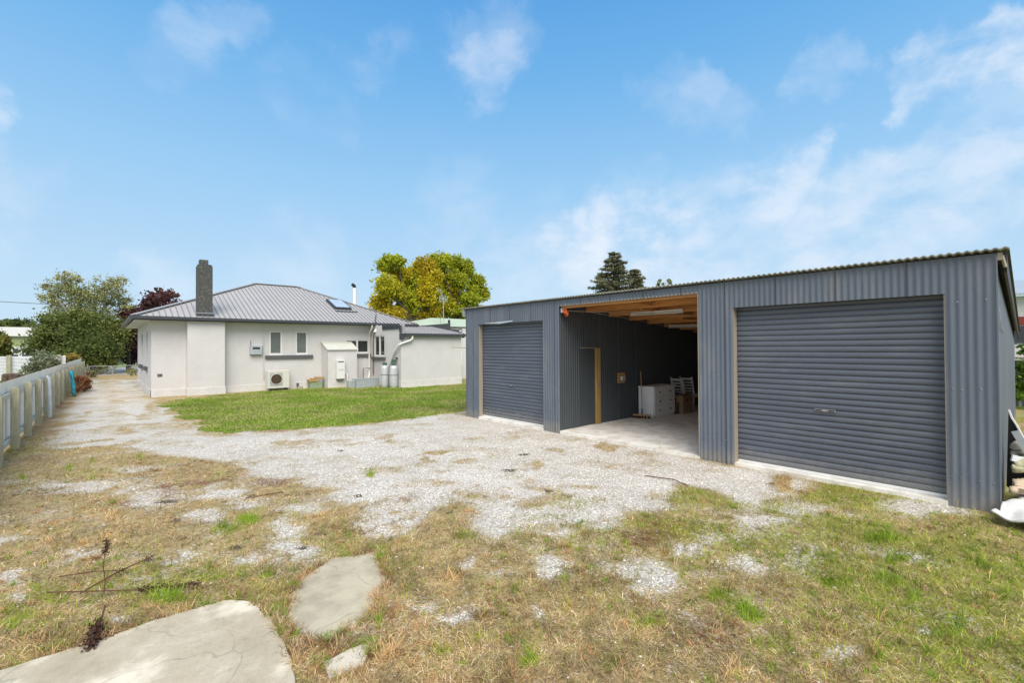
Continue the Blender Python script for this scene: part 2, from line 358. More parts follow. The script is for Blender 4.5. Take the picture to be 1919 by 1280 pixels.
SLABS = [gp([(-40, 1275), (0, 1262), (80, 1237), (160, 1215), (235, 1188), (300, 1165), (350, 1150), (400, 1137), (435, 1129), (468, 1133), (490, 1150), (512, 1172), (525, 1200), (541, 1230), (547, 1258), (556, 1300), (540, 1420), (-60, 1420)]),
         gp([(532, 1162), (545, 1120), (562, 1086), (596, 1066), (622, 1048), (704, 1036), (713, 1060), (727, 1092), (700, 1124), (706, 1142), (664, 1176), (648, 1180), (612, 1207), (558, 1194)]),
         gp([(603, 1242), (640, 1226), (666, 1214), (697, 1208), (690, 1232), (680, 1250), (650, 1262), (618, 1275)])]
HOLES = [(187, 917, 100, 15, .8), (287, 940, 50, 18, .7), (417, 927, 65, 14, .9), (470, 945, 50, 10, .8), (373, 967, 40, 8, .7), (183, 970, 30, 8, .5), (533, 990, 40, 20, .8), (33, 1013, 60, 10, .6), (133, 1040, 80, 10, .7), (350, 1037, 30, 8, .7), (160, 907, 60, 8, .7), (400, 933, 60, 10, .7), (547, 1025, 40, 14, .8), (460, 1043, 40, 10, .8), (317, 1053, 25, 9, .8), (27, 1087, 25, 15, .8), (30, 1123, 20, 15, .7), (233, 1160, 25, 12, .8), (130, 1047, 70, 10, .5), (853, 1153, 42, 24, .95), (880, 1067, 16, 16, .8), (1040, 1067, 42, 20, .9), (917, 1083, 40, 12, .5), (1220, 1088, 62, 26, 1.), (1170, 1070, 40, 12, .7), (1190, 1105, 20, 10, .5), (1053, 1000, 30, 9, .8), (1133, 985, 24, 10, .8), (1267, 1030, 22, 15, .9), (1007, 1153, 15, 14, .8), (1310, 1030, 40, 18, .8), (1397, 1057, 40, 16, .8), (1330, 1077, 40, 10, .6), (1415, 975, 60, 14, .9), (1490, 953, 40, 10, .6), (1730, 957, 60, 13, .9), (1713, 1043, 30, 8, .8), (1573, 1227, 50, 15, .7), (1733, 1183, 15, 12, .8), (1253, 1253, 15, 10, .7), (1340, 1010, 70, 20, .7), (770, 930, 60, 20, .7), (930, 1000, 20, 14, .7), (790, 1140, 20, 12, .6), (720, 1000, 60, 16, .7), (1150, 1190, 30, 6, .4), (560, 955, 40, 10, .6), (640, 930, 50, 14, .6), (300, 850, 70, 6, .5), (60, 905, 60, 6, .5), (240, 880, 60, 6, .6)]
DRY = [(850, 840, 14, 4, .5), (895, 822, 26, 5, .5), (700, 880, 45, 9, .55), (660, 905, 30, 6, .4), (800, 905, 50, 8, .55), (815, 885, 22, 6, .5), (900, 928, 45, 12, .6), (765, 935, 36, 10, .65), (740, 958, 20, 7, .6), (950, 930, 40, 7, .5), (1010, 945, 50, 12, .7), (1090, 913, 40, 6, .6), (1230, 930, 36, 8, .6), (960, 820, 15, 4, .6), (1055, 852, 12, 3, .4), (205, 716, 26, 4, .75), (205, 735, 26, 4, .4), (200, 725, 22, 3, .5), (250, 717, 10, 3, .6), (220, 752, 22, 5, .6), (190, 768, 26, 5, .3), (235, 806, 20, 6, .8), (180, 808, 40, 5, .5), (300, 800, 60, 7, .55), (345, 795, 35, 12, .65), (285, 762, 16, 14, .75), (315, 745, 45, 5, .8), (420, 739, 90, 3, .7), (560, 731, 80, 3, .7), (90, 790, 25, 16, .8), (60, 830, 60, 14, .7), (110, 760, 14, 14, .7), (135, 730, 12, 14, .7), (40, 870, 60, 25, .8), (400, 815, 50, 4, .7), (510, 808, 90, 3.5, .6), (700, 795, 100, 3, .5), (860, 777, 40, 5, .6), (870, 845, 60, 6, .45), (545, 838, 60, 5, .45), (420, 868, 60, 8, .6), (310, 830, 70, 5, .45), (620, 815, 25, 4, .4), (1045, 825, 12, 3, .4), (1160, 838, 30, 5, .6), (1200, 852, 40, 5, .5), (1340, 880, 30, 5, .4), (1465, 905, 22, 15, .8), (1440, 880, 30, 6, .5), (1590, 925, 90, 14, .7), (1060, 890, 40, 5, .3), (750, 860, 30, 4, .35), (880, 862, 35, 4, .35), (530, 860, 45, 5, .45), (990, 872, 25, 4, .3), (1130, 870, 30, 4, .3)]
GREEN = [(460, 977, 22, 9, 1.2), (417, 990, 28, 11, .9), (380, 1083, 60, 12, .75), (300, 1085, 130, 26, .55), (310, 1122, 60, 15, .95), (60, 1165, 60, 22, .8), (490, 1080, 15, 10, 1.), (43, 897, 8, 5, .9), (130, 877, 12, 5, .9), (170, 865, 5, 8, 1.), (262, 857, 8, 6, .9), (120, 1120, 80, 22, .6), (987, 1243, 20, 13, 1.1), (692, 888, 12, 6, .9), (727, 1090, 6, 9, 1.), (710, 1167, 5, 9, 1.2), (1157, 1250, 20, 10, .8), (830, 1223, 16, 9, .8), (890, 1200, 12, 8, .6), (1007, 967, 50, 14, .5), (1080, 945, 60, 14, .5), (1560, 1093, 30, 13, 1.1), (1397, 1150, 30, 18, 1.1), (1363, 1117, 28, 12, 1.), (1663, 1013, 42, 12, 1.1), (1680, 1053, 42, 14, 1.), (1580, 987, 90, 18, .7), (1747, 1043, 16, 9, 1.), (1863, 1073, 70, 22, .85), (1697, 1127, 42, 14, .9), (1780, 1177, 60, 20, .8), (1647, 1100, 45, 17, .85), (1897, 1110, 30, 15, .8), (1653, 1243, 16, 9, 1.), (1480, 1000, 40, 20, .55), (1350, 980, 60, 15, .5), (1150, 1060, 90, 30, .3), (1220, 1170, 60, 18, .4), (1450, 1210, 40, 20, .6), (560, 1010, 40, 12, .35), (250, 1030, 60, 15, .3), (1370, 945, 50, 10, .6), (1840, 1000, 60, 14, .6), (1520, 1060, 60, 16, .5), (1890, 1200, 40, 40, .5), (960, 1190, 60, 16, .4), (870, 1005, 25, 16, .6), (980, 1005, 40, 14, .5), (700, 1060, 20, 10, .4)]
BROWN = [(1210, 1000, 62, 26, 1.), (420, 903, 50, 9, .8), (510, 905, 32, 9, .8), (320, 920, 30, 12, .7), (240, 948, 30, 9, .7), (90, 925, 80, 9, .6), (1000, 1075, 60, 12, .5), (760, 932, 28, 8, .7), (860, 985, 12, 8, .5), (620, 985, 22, 7, .7), (110, 760, 14, 14, .7), (135, 725, 14, 14, .8), (70, 800, 26, 14, .6), (520, 809, 60, 3, .8), (1590, 920, 70, 10, .7), (1240, 960, 40, 14, .5), (940, 1030, 30, 10, .5), (230, 995, 50, 10, .4), (720, 1200, 30, 30, .5), (600, 1215, 40, 12, .8), (60, 860, 50, 8, .5)]
TUFT = [(1547, 1167, 15, 9), (1556, 1187, 14, 9), (1573, 1202, 14, 7), (1635, 1230, 20, 12), (1510, 1037, 11, 9), (1573, 1025, 20, 8), (1463, 1100, 18, 8), (1635, 1167, 16, 7), (540, 1163, 26, 16), (213, 980, 17, 7), (208, 1008, 30, 8), (120, 1020, 40, 8), (860, 1085, 25, 9), (720, 1155, 28, 10), (700, 1130, 15, 10), (720, 1225, 26, 16), (1365, 1265, 30, 10), (1465, 907, 18, 14), (1340, 1190, 16, 8), (470, 1115, 60, 8), (340, 1148, 50, 8), (700, 1075, 22, 14), (1860, 1090, 14, 6), (1870, 1175, 14, 8), (1690, 1175, 10, 6), (250, 1178, 50, 8), (90, 1205, 60, 10), (1440, 1120, 12, 6), (1210, 1190, 14, 5), (590, 1215, 25, 10), (560, 1250, 12, 20), (60, 1240, 30, 8)]
CLOD = [(950, 882, 16, 4), (982, 853, 10, 2.5), (668, 931, 11, 3), (597, 1003, 15, 5), (568, 1027, 15, 4), (331, 976, 14, 5), (1026, 921, 8, 3), (300, 942, 22, 6), (838, 963, 7, 3), (468, 935, 16, 4), (128, 815, 4, 1.5), (640, 845, 8, 2), (1300, 1127, 16, 7), (450, 1022, 18, 6), (716, 1060, 5, 5), (665, 1168, 8, 6)]
def ell(u, v, L, x, y, seed):
    out = np.zeros(u.shape); wu = (fbm(x*3.1, y*3.1, seed, 3)-.5); wv = (fbm(x*3.1+50, y*3.1, seed+5, 3)-.5)
    for e in L:
        cx, cy, rx, ry = e[:4]; s = e[4] if len(e) > 4 else 1.
        q = ((u-cx)/rx+wu*2.2)**2+((v-cy)/ry+wv*2.2)**2
        out = np.maximum(out, s*np.exp(-q*.75))
    return out
def masks(x, y):
    z = np.zeros_like(x); u, v, d = project(x, y, z); vis = d > .3
    wn = fbm(x*.9, y*.9, 3, 4)-.5; sdg = poly_sd(x, y, GRAVEL)+wn*.9
    n1 = fbm(x*2.2, y*2.2, 9, 4); n2 = fbm(x*.7, y*.7, 31, 3)
    base = 1-sst(-.28, .28, sdg)
    veg = base*(.60+.9*(n1-.25)) + (1-base)*(.03+.62*sst(.49, .66, n1)*(.5+.5*sst(.4, .6, n2)))
    drv = sst(12, 14, y)*sst(-.7, -.1, x)*sst(2.5, 1.3, x)
    strip = np.exp(-((x-.25)/.35)**2)*drv*(.12+.5*n1); edge = sst(-.5, -.9, x)*sst(11, 13, y)*(.3+.6*n1)
    veg = np.maximum(veg, np.maximum(strip, edge))
    veg = veg*(1-.88*np.where(vis, ell(u, v, HOLES, x, y, 41), 0))
    g = np.where(vis, ell(u, v, GREEN, x, y, 47), 0); b = np.where(vis, ell(u, v, BROWN, x, y, 53), 0)
    b = np.maximum(b, np.maximum(edge*.7, base*sst(.5, .75, fbm(x*1.9, y*1.9, 131, 4))*.4)); tf = np.where(vis, ell(u, v, TUFT, x, y, 59), 0); cl_ = np.where(vis, ell(u, v, CLOD, x, y, 67), 0)
    veg = np.maximum(veg, np.where(vis, ell(u, v, DRY, x, y, 61), 0)); veg = np.maximum(veg, np.maximum(g*.9, tf)); veg = np.maximum(veg, b*.75)
    gen = base*sst(.45, .75, n2)*.35 + base*sst(2.0, 4.6, x)*(.30+.8*(fbm(x*1.3, y*1.3, 111, 3)-.35)); g = np.maximum(g, np.minimum(gen, .58))
    lw = poly_sd(x, y, LAWN)+(fbm(x*2, y*2, 71, 4)-.5)*1.0; lawn = sst(-.28, .22, lw)
    far = sst(19.5, 20.5, x) ; lawn = np.maximum(lawn, sst(-1.6, -1.9, x)*sst(5, 8, y)); lawn = np.maximum(lawn, far)
    sdn = np.full(x.shape, -9.)
    for P in SLABS: sdn = np.maximum(sdn, poly_sd(x, y, P))
    return dict(veg=np.clip(veg, 0, 1), green=np.clip(g, 0, 1.2), brown=np.clip(b, 0, 1), lawn=lawn, tuft=tf, clod=np.clip(cl_, 0, 1), slab=sdn)
def axis_pts(lo, a, b, hi, st, gf=1.35):
    mid = list(np.arange(a, b, st)); L = []; R = []; s_ = st; p = mid[0]
    while p > lo: s_ *= gf; p -= s_; L.append(p)
    s_ = st; p = mid[-1]
    while p < hi: s_ *= gf; p += s_; R.append(p)
    return np.array(L[::-1]+mid+R)
xs = axis_pts(-500, -3, 10.5, 500, .035, 1.06); ys = np.concatenate([axis_pts(-300, .2, 12, 24, .035, 1.04)]); ys = np.concatenate([ys, axis_pts(0, ys[-1]+.4, 46, 700, .3, 1.2)[0:]]); ys = np.unique(ys)
X, Y = np.meshgrid(xs, ys); mk = masks(X, Y)
inyard = (1-sst(9.5, 11, X))*sst(-3, -2, X)
Z = -.006+(fbm(X*5, Y*5, 81, 4)-.5)*.022*sst(40, 10, Y)+(fbm(X*.6, Y*.6, 83, 2)-.5)*.03*sst(7.2, 6.2, X)*sst(22, 18, Y)+mk['veg']*.008+mk['tuft']*.02+mk['clod']*.012*(.5+vnoise(X*40, Y*40, 4))
Z = np.where((X > 7.66) & (X < 17.8) & (Y > .1) & (Y < 10.6), np.minimum(Z, -.02), Z)
Z = np.where(mk['slab'] > -.02, np.minimum(Z, -.012), Z); Z -= 0*inyard
ny, nx = X.shape; idx = np.arange(nx*ny).reshape(ny, nx)
fc = np.stack([idx[:-1, :-1], idx[:-1, 1:], idx[1:, 1:], idx[1:, :-1]], -1).reshape(-1, 4)
me = bpy.data.meshes.new('ground'); me.vertices.add(nx*ny); me.vertices.foreach_set('co', np.stack([X, Y, Z], -1).astype(np.float32).ravel())
me.loops.add(fc.size); me.loops.foreach_set('vertex_index', fc.astype(np.int32).ravel()); me.polygons.add(len(fc)); me.polygons.foreach_set('loop_start', np.arange(len(fc), dtype=np.int32)*4)
for nm, ch in (('cover', ('veg', 'green', 'brown')), ('cover_b', ('lawn', 'tuft', 'clod'))):
    a = me.attributes.new(nm, 'FLOAT_COLOR', 'POINT'); c = np.ones((nx*ny, 4), np.float32)
    for i, k in enumerate(ch): c[:, i] = mk[k].ravel()
    a.data.foreach_set('color', c.ravel())
me.update(calc_edges=True); me.polygons.foreach_set('use_smooth', [True]*len(me.polygons))
t = NT('ground_mat'); A = t.n('ShaderNodeSeparateColor'); t.l(t.attr('cover').outputs['Color'], A.inputs[0]); B = t.n('ShaderNodeSeparateColor'); t.l(t.attr('cover_b').outputs['Color'], B.inputs[0])
P_ = t.pos()
vor = t.n('ShaderNodeTexVoronoi'); vor.inputs['Scale'].default_value = 75; t.l(P_, vor.inputs['Vector'])
vs_ = t.n('ShaderNodeSeparateColor'); t.l(vor.outputs['Color'], vs_.inputs[0])
gcol = t.ramp(vs_.outputs[0], [(.0, (.28, .255, .215)), (.3, (.49, .46, .41)), (.75, (.66, .63, .575)), (1, (.82, .79, .735))])
gcol = t.mix(t.math('MULTIPLY', t.mr(vs_.outputs[1], .82, .95), .6), gcol, (.45, .33, .24))
big = t.noise(.8, 6, .65, P_); gcol = t.mix(1., gcol, t.ramp(big, [(.3, (.86, .85, .82)), (.7, (1.12, 1.12, 1.12))]), 'MULTIPLY')
gcol = t.mix(t.math('MULTIPLY', t.mr(t.noise(9, 6, .75, P_), .55, .7), .45), gcol, (.30, .25, .18))
fn = t.noise(26, 8, .75, P_); fib = t.noise(130, 4, .7, t.pos((1, .35, 1))); fib2 = t.noise(110, 4, .7, t.pos((.4, 1, 1)))
dry = t.ramp(fib, [(.28, (.13, .088, .04)), (.44, (.34, .25, .125)), (.58, (.50, .385, .21)), (.78, (.66, .54, .34))])
mt2 = t.noise(7.5, 5, .7, P_); dry = t.mix(1., dry, t.ramp(mt2, [(.32, (.62, .55, .44)), (.5, (.95, .93, .88)), (.68, (1.25, 1.22, 1.15))]), 'MULTIPLY')
dry = t.mix(t.math('MULTIPLY', t.mr(t.noise(3.2, 5, .6, P_), .45, .68), .6), dry, (.29, .265, .10))
brn = t.ramp(fib2, [(.25, (.08, .04, .02)), (.55, (.27, .15, .08)), (.8, (.44, .30, .18))])
grn = t.ramp(fib2, [(.25, (.09, .10, .012)), (.5, (.24, .275, .035)), (.8, (.40, .42, .09))])
fnc = t.math('SUBTRACT', fn, .5)
def edge_fac(sock, lo, hi, k=1.6): return t.mr(t.math('ADD', sock, t.math('MULTIPLY', fnc, k)), lo, hi)
veg = t.mix(edge_fac(A.outputs[2], .30, .7), dry, brn); veg = t.mix(edge_fac(A.outputs[1], .25, .8), veg, grn)
col = t.mix(t.mr(t.math('ADD', t.math('ADD', A.outputs[0], t.math('MULTIPLY', fnc, 2.3)), t.math('MULTIPLY', t.math('SUBTRACT', t.noise(95, 3, .7, P_), .5), 1.3)), .28, .68), gcol, veg)
ln = t.noise(1.3, 6, .65, P_)
lwn = t.mix(t.mr(ln, .38, .62), t.ramp(fib, [(.2, (.09, .14, .014)), (.55, (.19, .27, .035)), (.85, (.29, .37, .07))]), t.ramp(fib2, [(.2, (.09, .11, .02)), (.8, (.26, .27, .075))]))
lwn = t.mix(t.math('MULTIPLY', t.mr(t.noise(2.6, 6, .7, P_), .6, .75), .5), lwn, (.27, .23, .11))
col = t.mix(edge_fac(B.outputs[0], .4, .6, 1.2), col, lwn)
col = t.mix(edge_fac(B.outputs[2], .45, .75, 1.6), col, (.12, .09, .06))
t.l(col, t.b.inputs['Base Color']); t.b.inputs['Roughness'].default_value = .95; t.b.inputs['Specular IOR Level'].default_value = .15
vd = t.math('SUBTRACT', 1., vor.outputs['Distance']); h = t.math('ADD', t.math('MULTIPLY', vd, .6), t.math('ADD', t.math('MULTIPLY', fib, .9), t.math('MULTIPLY', fn, .8))); t.bump(h, .8, .012)
go = link('ground', me, t.m); tag(go, None, None, None, 'structure')

# broken concrete pieces
def slab(P, name, label, zt, m_slabm):
    P2 = []
    for i in range(len(P)):
        a = np.array(P[i]); b = np.array(P[(i+1) % len(P)]); n_ = max(1, int(np.linalg.norm(b-a)/.05))
        for k in range(n_):
            q = a+(b-a)*k/n_; jx = (float(vnoise(np.array(q[0]*14), np.array(q[1]*14), 5))-.5)*.05*(k > 0); P2.append((q[0]+jx+random.uniform(-.008, .008), q[1]+jx*.7+random.uniform(-.008, .008)))
    mb = MB(); mb.prism([(x, y, -.1) for x, y in P2], (0, 0, .1+zt)); o = mb.build(name, m_slabm, None, bevel=.006); return tag(o, label, 'concrete slab')
def slabmat(name, k, pale):
    t = NT(name); n1 = t.noise(2.2, 6, .7); c1 = t.ramp(n1, [(.3, sc((.38, .325, .225), k)), (.55, sc((.49, .43, .32), k)), (.72, sc((.58, .525, .41), k))])
    c1 = t.mix(t.math('MULTIPLY', t.mr(t.noise(7, 7, .75), .52, .7), .5), c1, (.29, .265, .18)); c1 = t.mix(t.math('MULTIPLY', t.mr(t.noise(150, 3, .7), .52, .68), .5), c1, (.24, .22, .18)); c1 = t.mix(t.math('MULTIPLY', t.mr(t.noise(24, 6, .75), .5, .68), .45), c1, (.33, .31, .20))
    c1 = t.mix(t.math('MULTIPLY', t.mr(t.noise(1.1, 5, .6), .48, .6), .65), c1, pale); c1 = t.mix(t.math('MULTIPLY', t.mr(t.noise(5, 8, .8), .58, .68), .7), c1, (.25, .19, .115))
    vc = t.n('ShaderNodeTexVoronoi', feature='DISTANCE_TO_EDGE'); vc.inputs['Scale'].default_value = 1.1; wv_ = t.n('ShaderNodeVectorMath', operation='MULTIPLY_ADD'); nn = t.n('ShaderNodeTexNoise'); nn.inputs['Scale'].default_value = 3; t.l(t.pos(), nn.inputs['Vector']); t.l(nn.outputs['Color'], wv_.inputs[0]); wv_.inputs[1].default_value = (.35,)*3; t.l(t.pos(), wv_.inputs[2]); t.l(wv_.outputs[0], vc.inputs['Vector'])
    ck = t.mr(vc.outputs['Distance'], .002, .008, 1, 0); c1 = t.mix(t.math('MULTIPLY', ck, t.mr(t.noise(1.7, 3, .5), .5, .6)), c1, (.22, .20, .16)) if False else t.mix(t.math('MULTIPLY', t.math('MULTIPLY', ck, t.mr(t.noise(1.7, 3, .5), .48, .58)), .4), c1, (.22, .20, .16))
    t.l(c1, t.b.inputs['Base Color']); t.b.inputs['Roughness'].default_value = .92; t.bump(t.math('SUBTRACT', t.math('ADD', t.noise(90, 6, .75), t.math('MULTIPLY', n1, .3)), ck), .45, .004); return t.m
slab(SLABS[0], 'concrete_slab', 'large pale broken concrete slab filling the near corner of the yard', .022, slabmat('broken_slab', 1.03, (.80, .72, .58)))
slab(SLABS[1], 'concrete_slab', 'middle sized cracked concrete piece ringed by dry grass beyond the large slab', .007, slabmat('mossy_slab', .88, (.52, .47, .33)))
slab(SLABS[2], 'concrete_slab', 'smallest sliver of broken concrete half buried in dead grass', .01, slabmat('dusty_slab', .95, (.66, .6, .5)))

# stone chips and grass blades
def scatter(n, rmin, rmax, a0, a1, p=1.):
    r = rmin*(rmax/rmin)**(rng.random(n)**p); a = R_(a0)+(R_(a1)-R_(a0))*rng.random(n)
    return r*np.sin(a), r*np.cos(a)
def keep_out(x, y): return ((x > 7.57) & (y > .15) & (y < 10.6))
def zg(x, y):
    ix = np.clip(np.searchsorted(xs, x)-1, 0, nx-2); iy = np.clip(np.searchsorted(ys, y)-1, 0, ny-2); return np.maximum(np.maximum(Z[iy, ix], Z[iy+1, ix+1]), Z[iy, ix+1])
def jit(c, n, a=.15): return np.array(c)*(1+(rng.random((n, 1))-.5)*2*a)*(1+(rng.random((n, 3))-.5)*a*.5)
x, y = scatter(150000, 2.0, 11, -12, 98, .9); m_ = masks(x, y); ok = (rng.random(len(x)) < np.clip(1-m_['veg']*1.7, .03, 1)) & (m_['lawn'] < .3) & ~keep_out(x, y) & (m_['slab'] < -.01)
x = x[ok]; y = y[ok]; z = zg(x, y); n = len(x); r = np.hypot(x, y); s_ = (.0035+.007*rng.random(n)**2.2)*(1+r*.05)
oc = np.array([(1, 0, 0), (0, 1, 0), (-1, 0, 0), (0, -1, 0), (0, 0, 1)], float)
th = rng.random(n)*2*PI; ct, st_ = np.cos(th), np.sin(th); ex = .6+rng.random(n)*.8; hz = .35+.5*rng.random(n)
V = np.zeros((n, 5, 3)); V[:, :, 0] = oc[:, 0]*ex[:, None]; V[:, :, 1] = oc[:, 1]; V[:, :, 2] = oc[:, 2]*hz[:, None]+rng.normal(0, .08, (n, 5))
V[:, :, :2] += rng.normal(0, .15, (n, 5, 2)); V[:, 4, :2] += rng.normal(0, .3, (n, 2)); Vx = V[:, :, 0]*ct[:, None]-V[:, :, 1]*st_[:, None]; Vy = V[:, :, 0]*st_[:, None]+V[:, :, 1]*ct[:, None]
V = np.stack([Vx, Vy, V[:, :, 2]], -1)*s_[:, None, None]+np.stack([x, y, z-.001], -1)[:, None, :]
T = V[:, [0, 1, 4, 1, 2, 4, 2, 3, 4, 3, 0, 4]].reshape(-1, 3)
g_ = .42+.40*rng.random(n)**1.1; tc_ = np.stack([g_*1.06, g_*1.0, g_*.91], -1); br_ = rng.random(n) < .07; tc_[br_] *= np.array([.8, .62, .5]); dk = rng.random(n) < .08; tc_[dk] *= .45
o = arr_mesh('gravel_chips', T, 3, np.repeat(tc_, 12, 0), m_stone); tag(o, kind='stuff', label='loose pale grey stone chips lying across the yard', cat='gravel')

def blades(x, y, z, L, wd, tilt, tint, name, label, curl=.5):
    n = len(x); th = rng.random(n)*2*PI; d = np.stack([np.cos(th), np.sin(th)], -1); pn = rng.random(n)*2*PI; pv = np.stack([np.cos(pn), np.sin(pn), (rng.random(n)-.5)*.6], -1)*wd[:, None]/2
    base = np.stack([x, y, z-.003], -1)
    t1 = tilt; t2 = np.minimum(tilt+curl*(.4+rng.random(n)), 1.75)
    mid = base+np.stack([d[:, 0]*np.sin(t1), d[:, 1]*np.sin(t1), np.cos(t1)], -1)*(L*.55)[:, None]
    tip = mid+np.stack([d[:, 0]*np.sin(t2), d[:, 1]*np.sin(t2), np.cos(t2)], -1)*(L*.45)[:, None]
    q = np.stack([base-pv, base+pv, mid+pv*.8, mid-pv*.8], 1).reshape(-1, 3); 
    tri = np.stack([mid-pv*.8, mid+pv*.8, tip+pv*.15, tip-pv*.15], 1).reshape(-1, 3)
    o = arr_mesh(name, np.concatenate([q, tri]), 4, np.concatenate([np.repeat(tint, 4, 0), np.repeat(tint, 4, 0)]), m_blade)
    return tag(o, kind='stuff', label=label, cat='grass')
x, y = scatter(330000, 2.0, 15, -12, 98, .85); m_ = masks(x, y); fnz = fbm(x*22, y*22, 91, 3)
cov = m_['veg']+(fnz-.5)*1.1; ok = (rng.random(len(x)) < sst(.32, .62, cov)) & (m_['lawn'] < .5) & ~keep_out(x, y) & (m_['slab'] < .02)
x = x[ok]; y = y[ok]; m_ = {k: v[ok] for k, v in m_.items()}; n = len(x); r = np.hypot(x, y)
isg = rng.random(n) < np.clip(m_['green']*.95+.04, 0, .93); isb = (~isg) & (rng.random(n) < m_['brown']*.8+.05)
tint = jit((.60, .465, .255), n, .33); u = rng.random(n); tint[u < .3] = jit((.30, .21, .11), int((u < .3).sum()), .35); tint[u > .9] = jit((.70, .60, .42), int((u > .9).sum()), .15)
tint[isb] = jit((.27, .15, .075), int(isb.sum()), .35); tint[isg] = jit((.29, .32, .045), int(isg.sum()), .35)
up = isg & (m_['green'] > .75); tint[up] = jit((.24, .36, .035), int(up.sum()), .25); tfm = (m_['tuft'] > .45) & ~isg; tint[tfm] = jit((.60, .41, .21), int(tfm.sum()), .25)
L = (.028+.06*rng.random(n)**1.6)*(1+.25*isg)*(1+.8*up)*(1+.6*tfm); tilt = np.where(isg, .3+.9*rng.random(n), .85+.65*rng.random(n)); tilt = np.where(tfm, .3+.9*rng.random(n), tilt); tilt = np.where(up, .1+.7*rng.random(n), tilt)
wd = (.0020+.0016*rng.random(n))*(1+r*.13)
cn_ = fbm(x*7, y*7, 101, 3); tint = tint*(.60+.68*sst(.3, .7, cn_))[:, None]*np.array([1.0, .985, .92])
# clumps radiating from a centre
cxy = []
xx, yy = scatter(5200, 2.05, 10, -10, 96, .9); mm = masks(xx, yy); okc = (rng.random(len(xx)) < sst(.4, .8, mm['veg'])*.55) & (mm['slab'] < .0) & (mm['lawn'] < .3) & ~keep_out(xx, yy)
for a_, b_, g_, w_ in zip(xx[okc], yy[okc], mm['green'][okc], mm['brown'][okc]): cxy.append((a_, b_, g_, w_, random.uniform(.5, 1.)))
for P in SLABS:
    for i in range(len(P)):
        a_ = np.array(P[i]); b_ = np.array(P[(i+1) % len(P)]); ln = np.linalg.norm(b_-a_)
        for k in range(int(ln/.016)+1):
            q = a_+(b_-a_)*random.random()+np.array([random.gauss(0, .03), random.gauss(0, .03)]); 
            if poly_sd(np.array([q[0]]), np.array([q[1]]), P)[0] < (.006 if P is SLABS[0] else .03): cxy.append((q[0], q[1], .1 if random.random() < .85 else .9, .25, random.uniform(.6, 1.3)))
CX_, CY_, CT, CL, CTi = [], [], [], [], []
for (a_, b_, g_, w_, k_) in cxy:
    m = int(22*k_+8); rr = rng.normal(0, .016*k_+.004, (m, 2)); CX_.append(a_+rr[:, 0]); CY_.append(b_+rr[:, 1]); CL.append((.03+.055*rng.random(m))*k_); CTi.append(.15+1.15*rng.random(m))
    base = (.24, .36, .035) if random.random() < g_*.8+.03 else ((.27, .15, .075) if random.random() < w_ else random.choice([(.62, .46, .26), (.52, .38, .2), (.66, .5, .3), (.38, .28, .15), (.60, .36, .17)])); CT.append(jit(base, m, .3))
ax_, ay_ = np.concatenate(CX_), np.concatenate(CY_); ok = ~keep_out(ax_, ay_)
x = np.concatenate([x, ax_[ok]]); y = np.concatenate([y, ay_[ok]]); L = np.concatenate([L, np.concatenate(CL)[ok]]); tilt = np.concatenate([tilt, np.concatenate(CTi)[ok]]); tint = np.concatenate([tint, np.concatenate(CT)[ok]])
wd = np.concatenate([wd, (.0022+.0014*rng.random(int(ok.sum())))*(1+np.hypot(ax_[ok], ay_[ok])*.12)])
blades(x, y, zg(x, y), L, wd, tilt, tint, 'dry_grass', 'matted straw coloured and green grass over the gravel')
# lawn blades
n = 120000; x = rng.uniform(1.2, 14, n); y = rng.uniform(11, 22.6, n); m_ = masks(x, y); ok = (m_['lawn'] > .45) & (rng.random(n) < sst(-.1, .6, m_['lawn'])); x = x[ok]; y = y[ok]; n = len(x)
bn = fbm(x*1.1, y*1.1, 5, 4); tint = jit((.21, .30, .035), n, .3); ys_ = rng.random(n) < sst(.38, .66, bn)*.75+.08; tint[ys_] = jit((.38, .37, .13), int(ys_.sum()), .3); tint = tint*(.72+.6*fbm(x*.9, y*.9, 15, 3))[:, None]
blades(x, y, zg(x, y), .03+.035*rng.random(n), .012+.008*rng.random(n), .15+.9*rng.random(n), tint, 'lawn_grass', 'mown green lawn between the shed and the house')

# ------------------------------------------------------------------ shed
XS, XB, YN, YF = 7.62, 17.6, .23, 10.47
def rz(x): return 3.0-.075*(x-XS)
shed = empty('shed', (XS, 5.3, 0), 'long slate blue corrugated steel shed with two roller doors and an open middle bay', 'shed')
OPN = [(.66, 3.17, 2.555), (3.74, 6.96, 2.84), (7.47, 9.93, 2.55)]
def zfront(s):
    y = YN+s
    for a, b, h in OPN:
        if a < y < b: return [(h, 2.985)]
    return [(-.06, 2.985)]
corr((XS, YN, 0), (0, 1, 0), (-1, 0, 0), YF-YN, zfront).build('wall', m_slate, shed, True)
corr((XS+.01, YN, 0), (1, 0, 0), (0, -1, 0), XB-XS, lambda s: [(.0, rz(XS+s)-.03)]).build('wall', m_slate, shed, True)
corr((XS+.01, YF, 0), (1, 0, 0), (0, 1, 0), XB-XS, lambda s: [(.0, rz(XS+s)-.03)]).build('wall', m_slate, shed, True)
MB().box(XB-.05, XB, YN+.03, YF-.03, 0, rz(XB)-.04).build('wall', m_slate_in, shed)
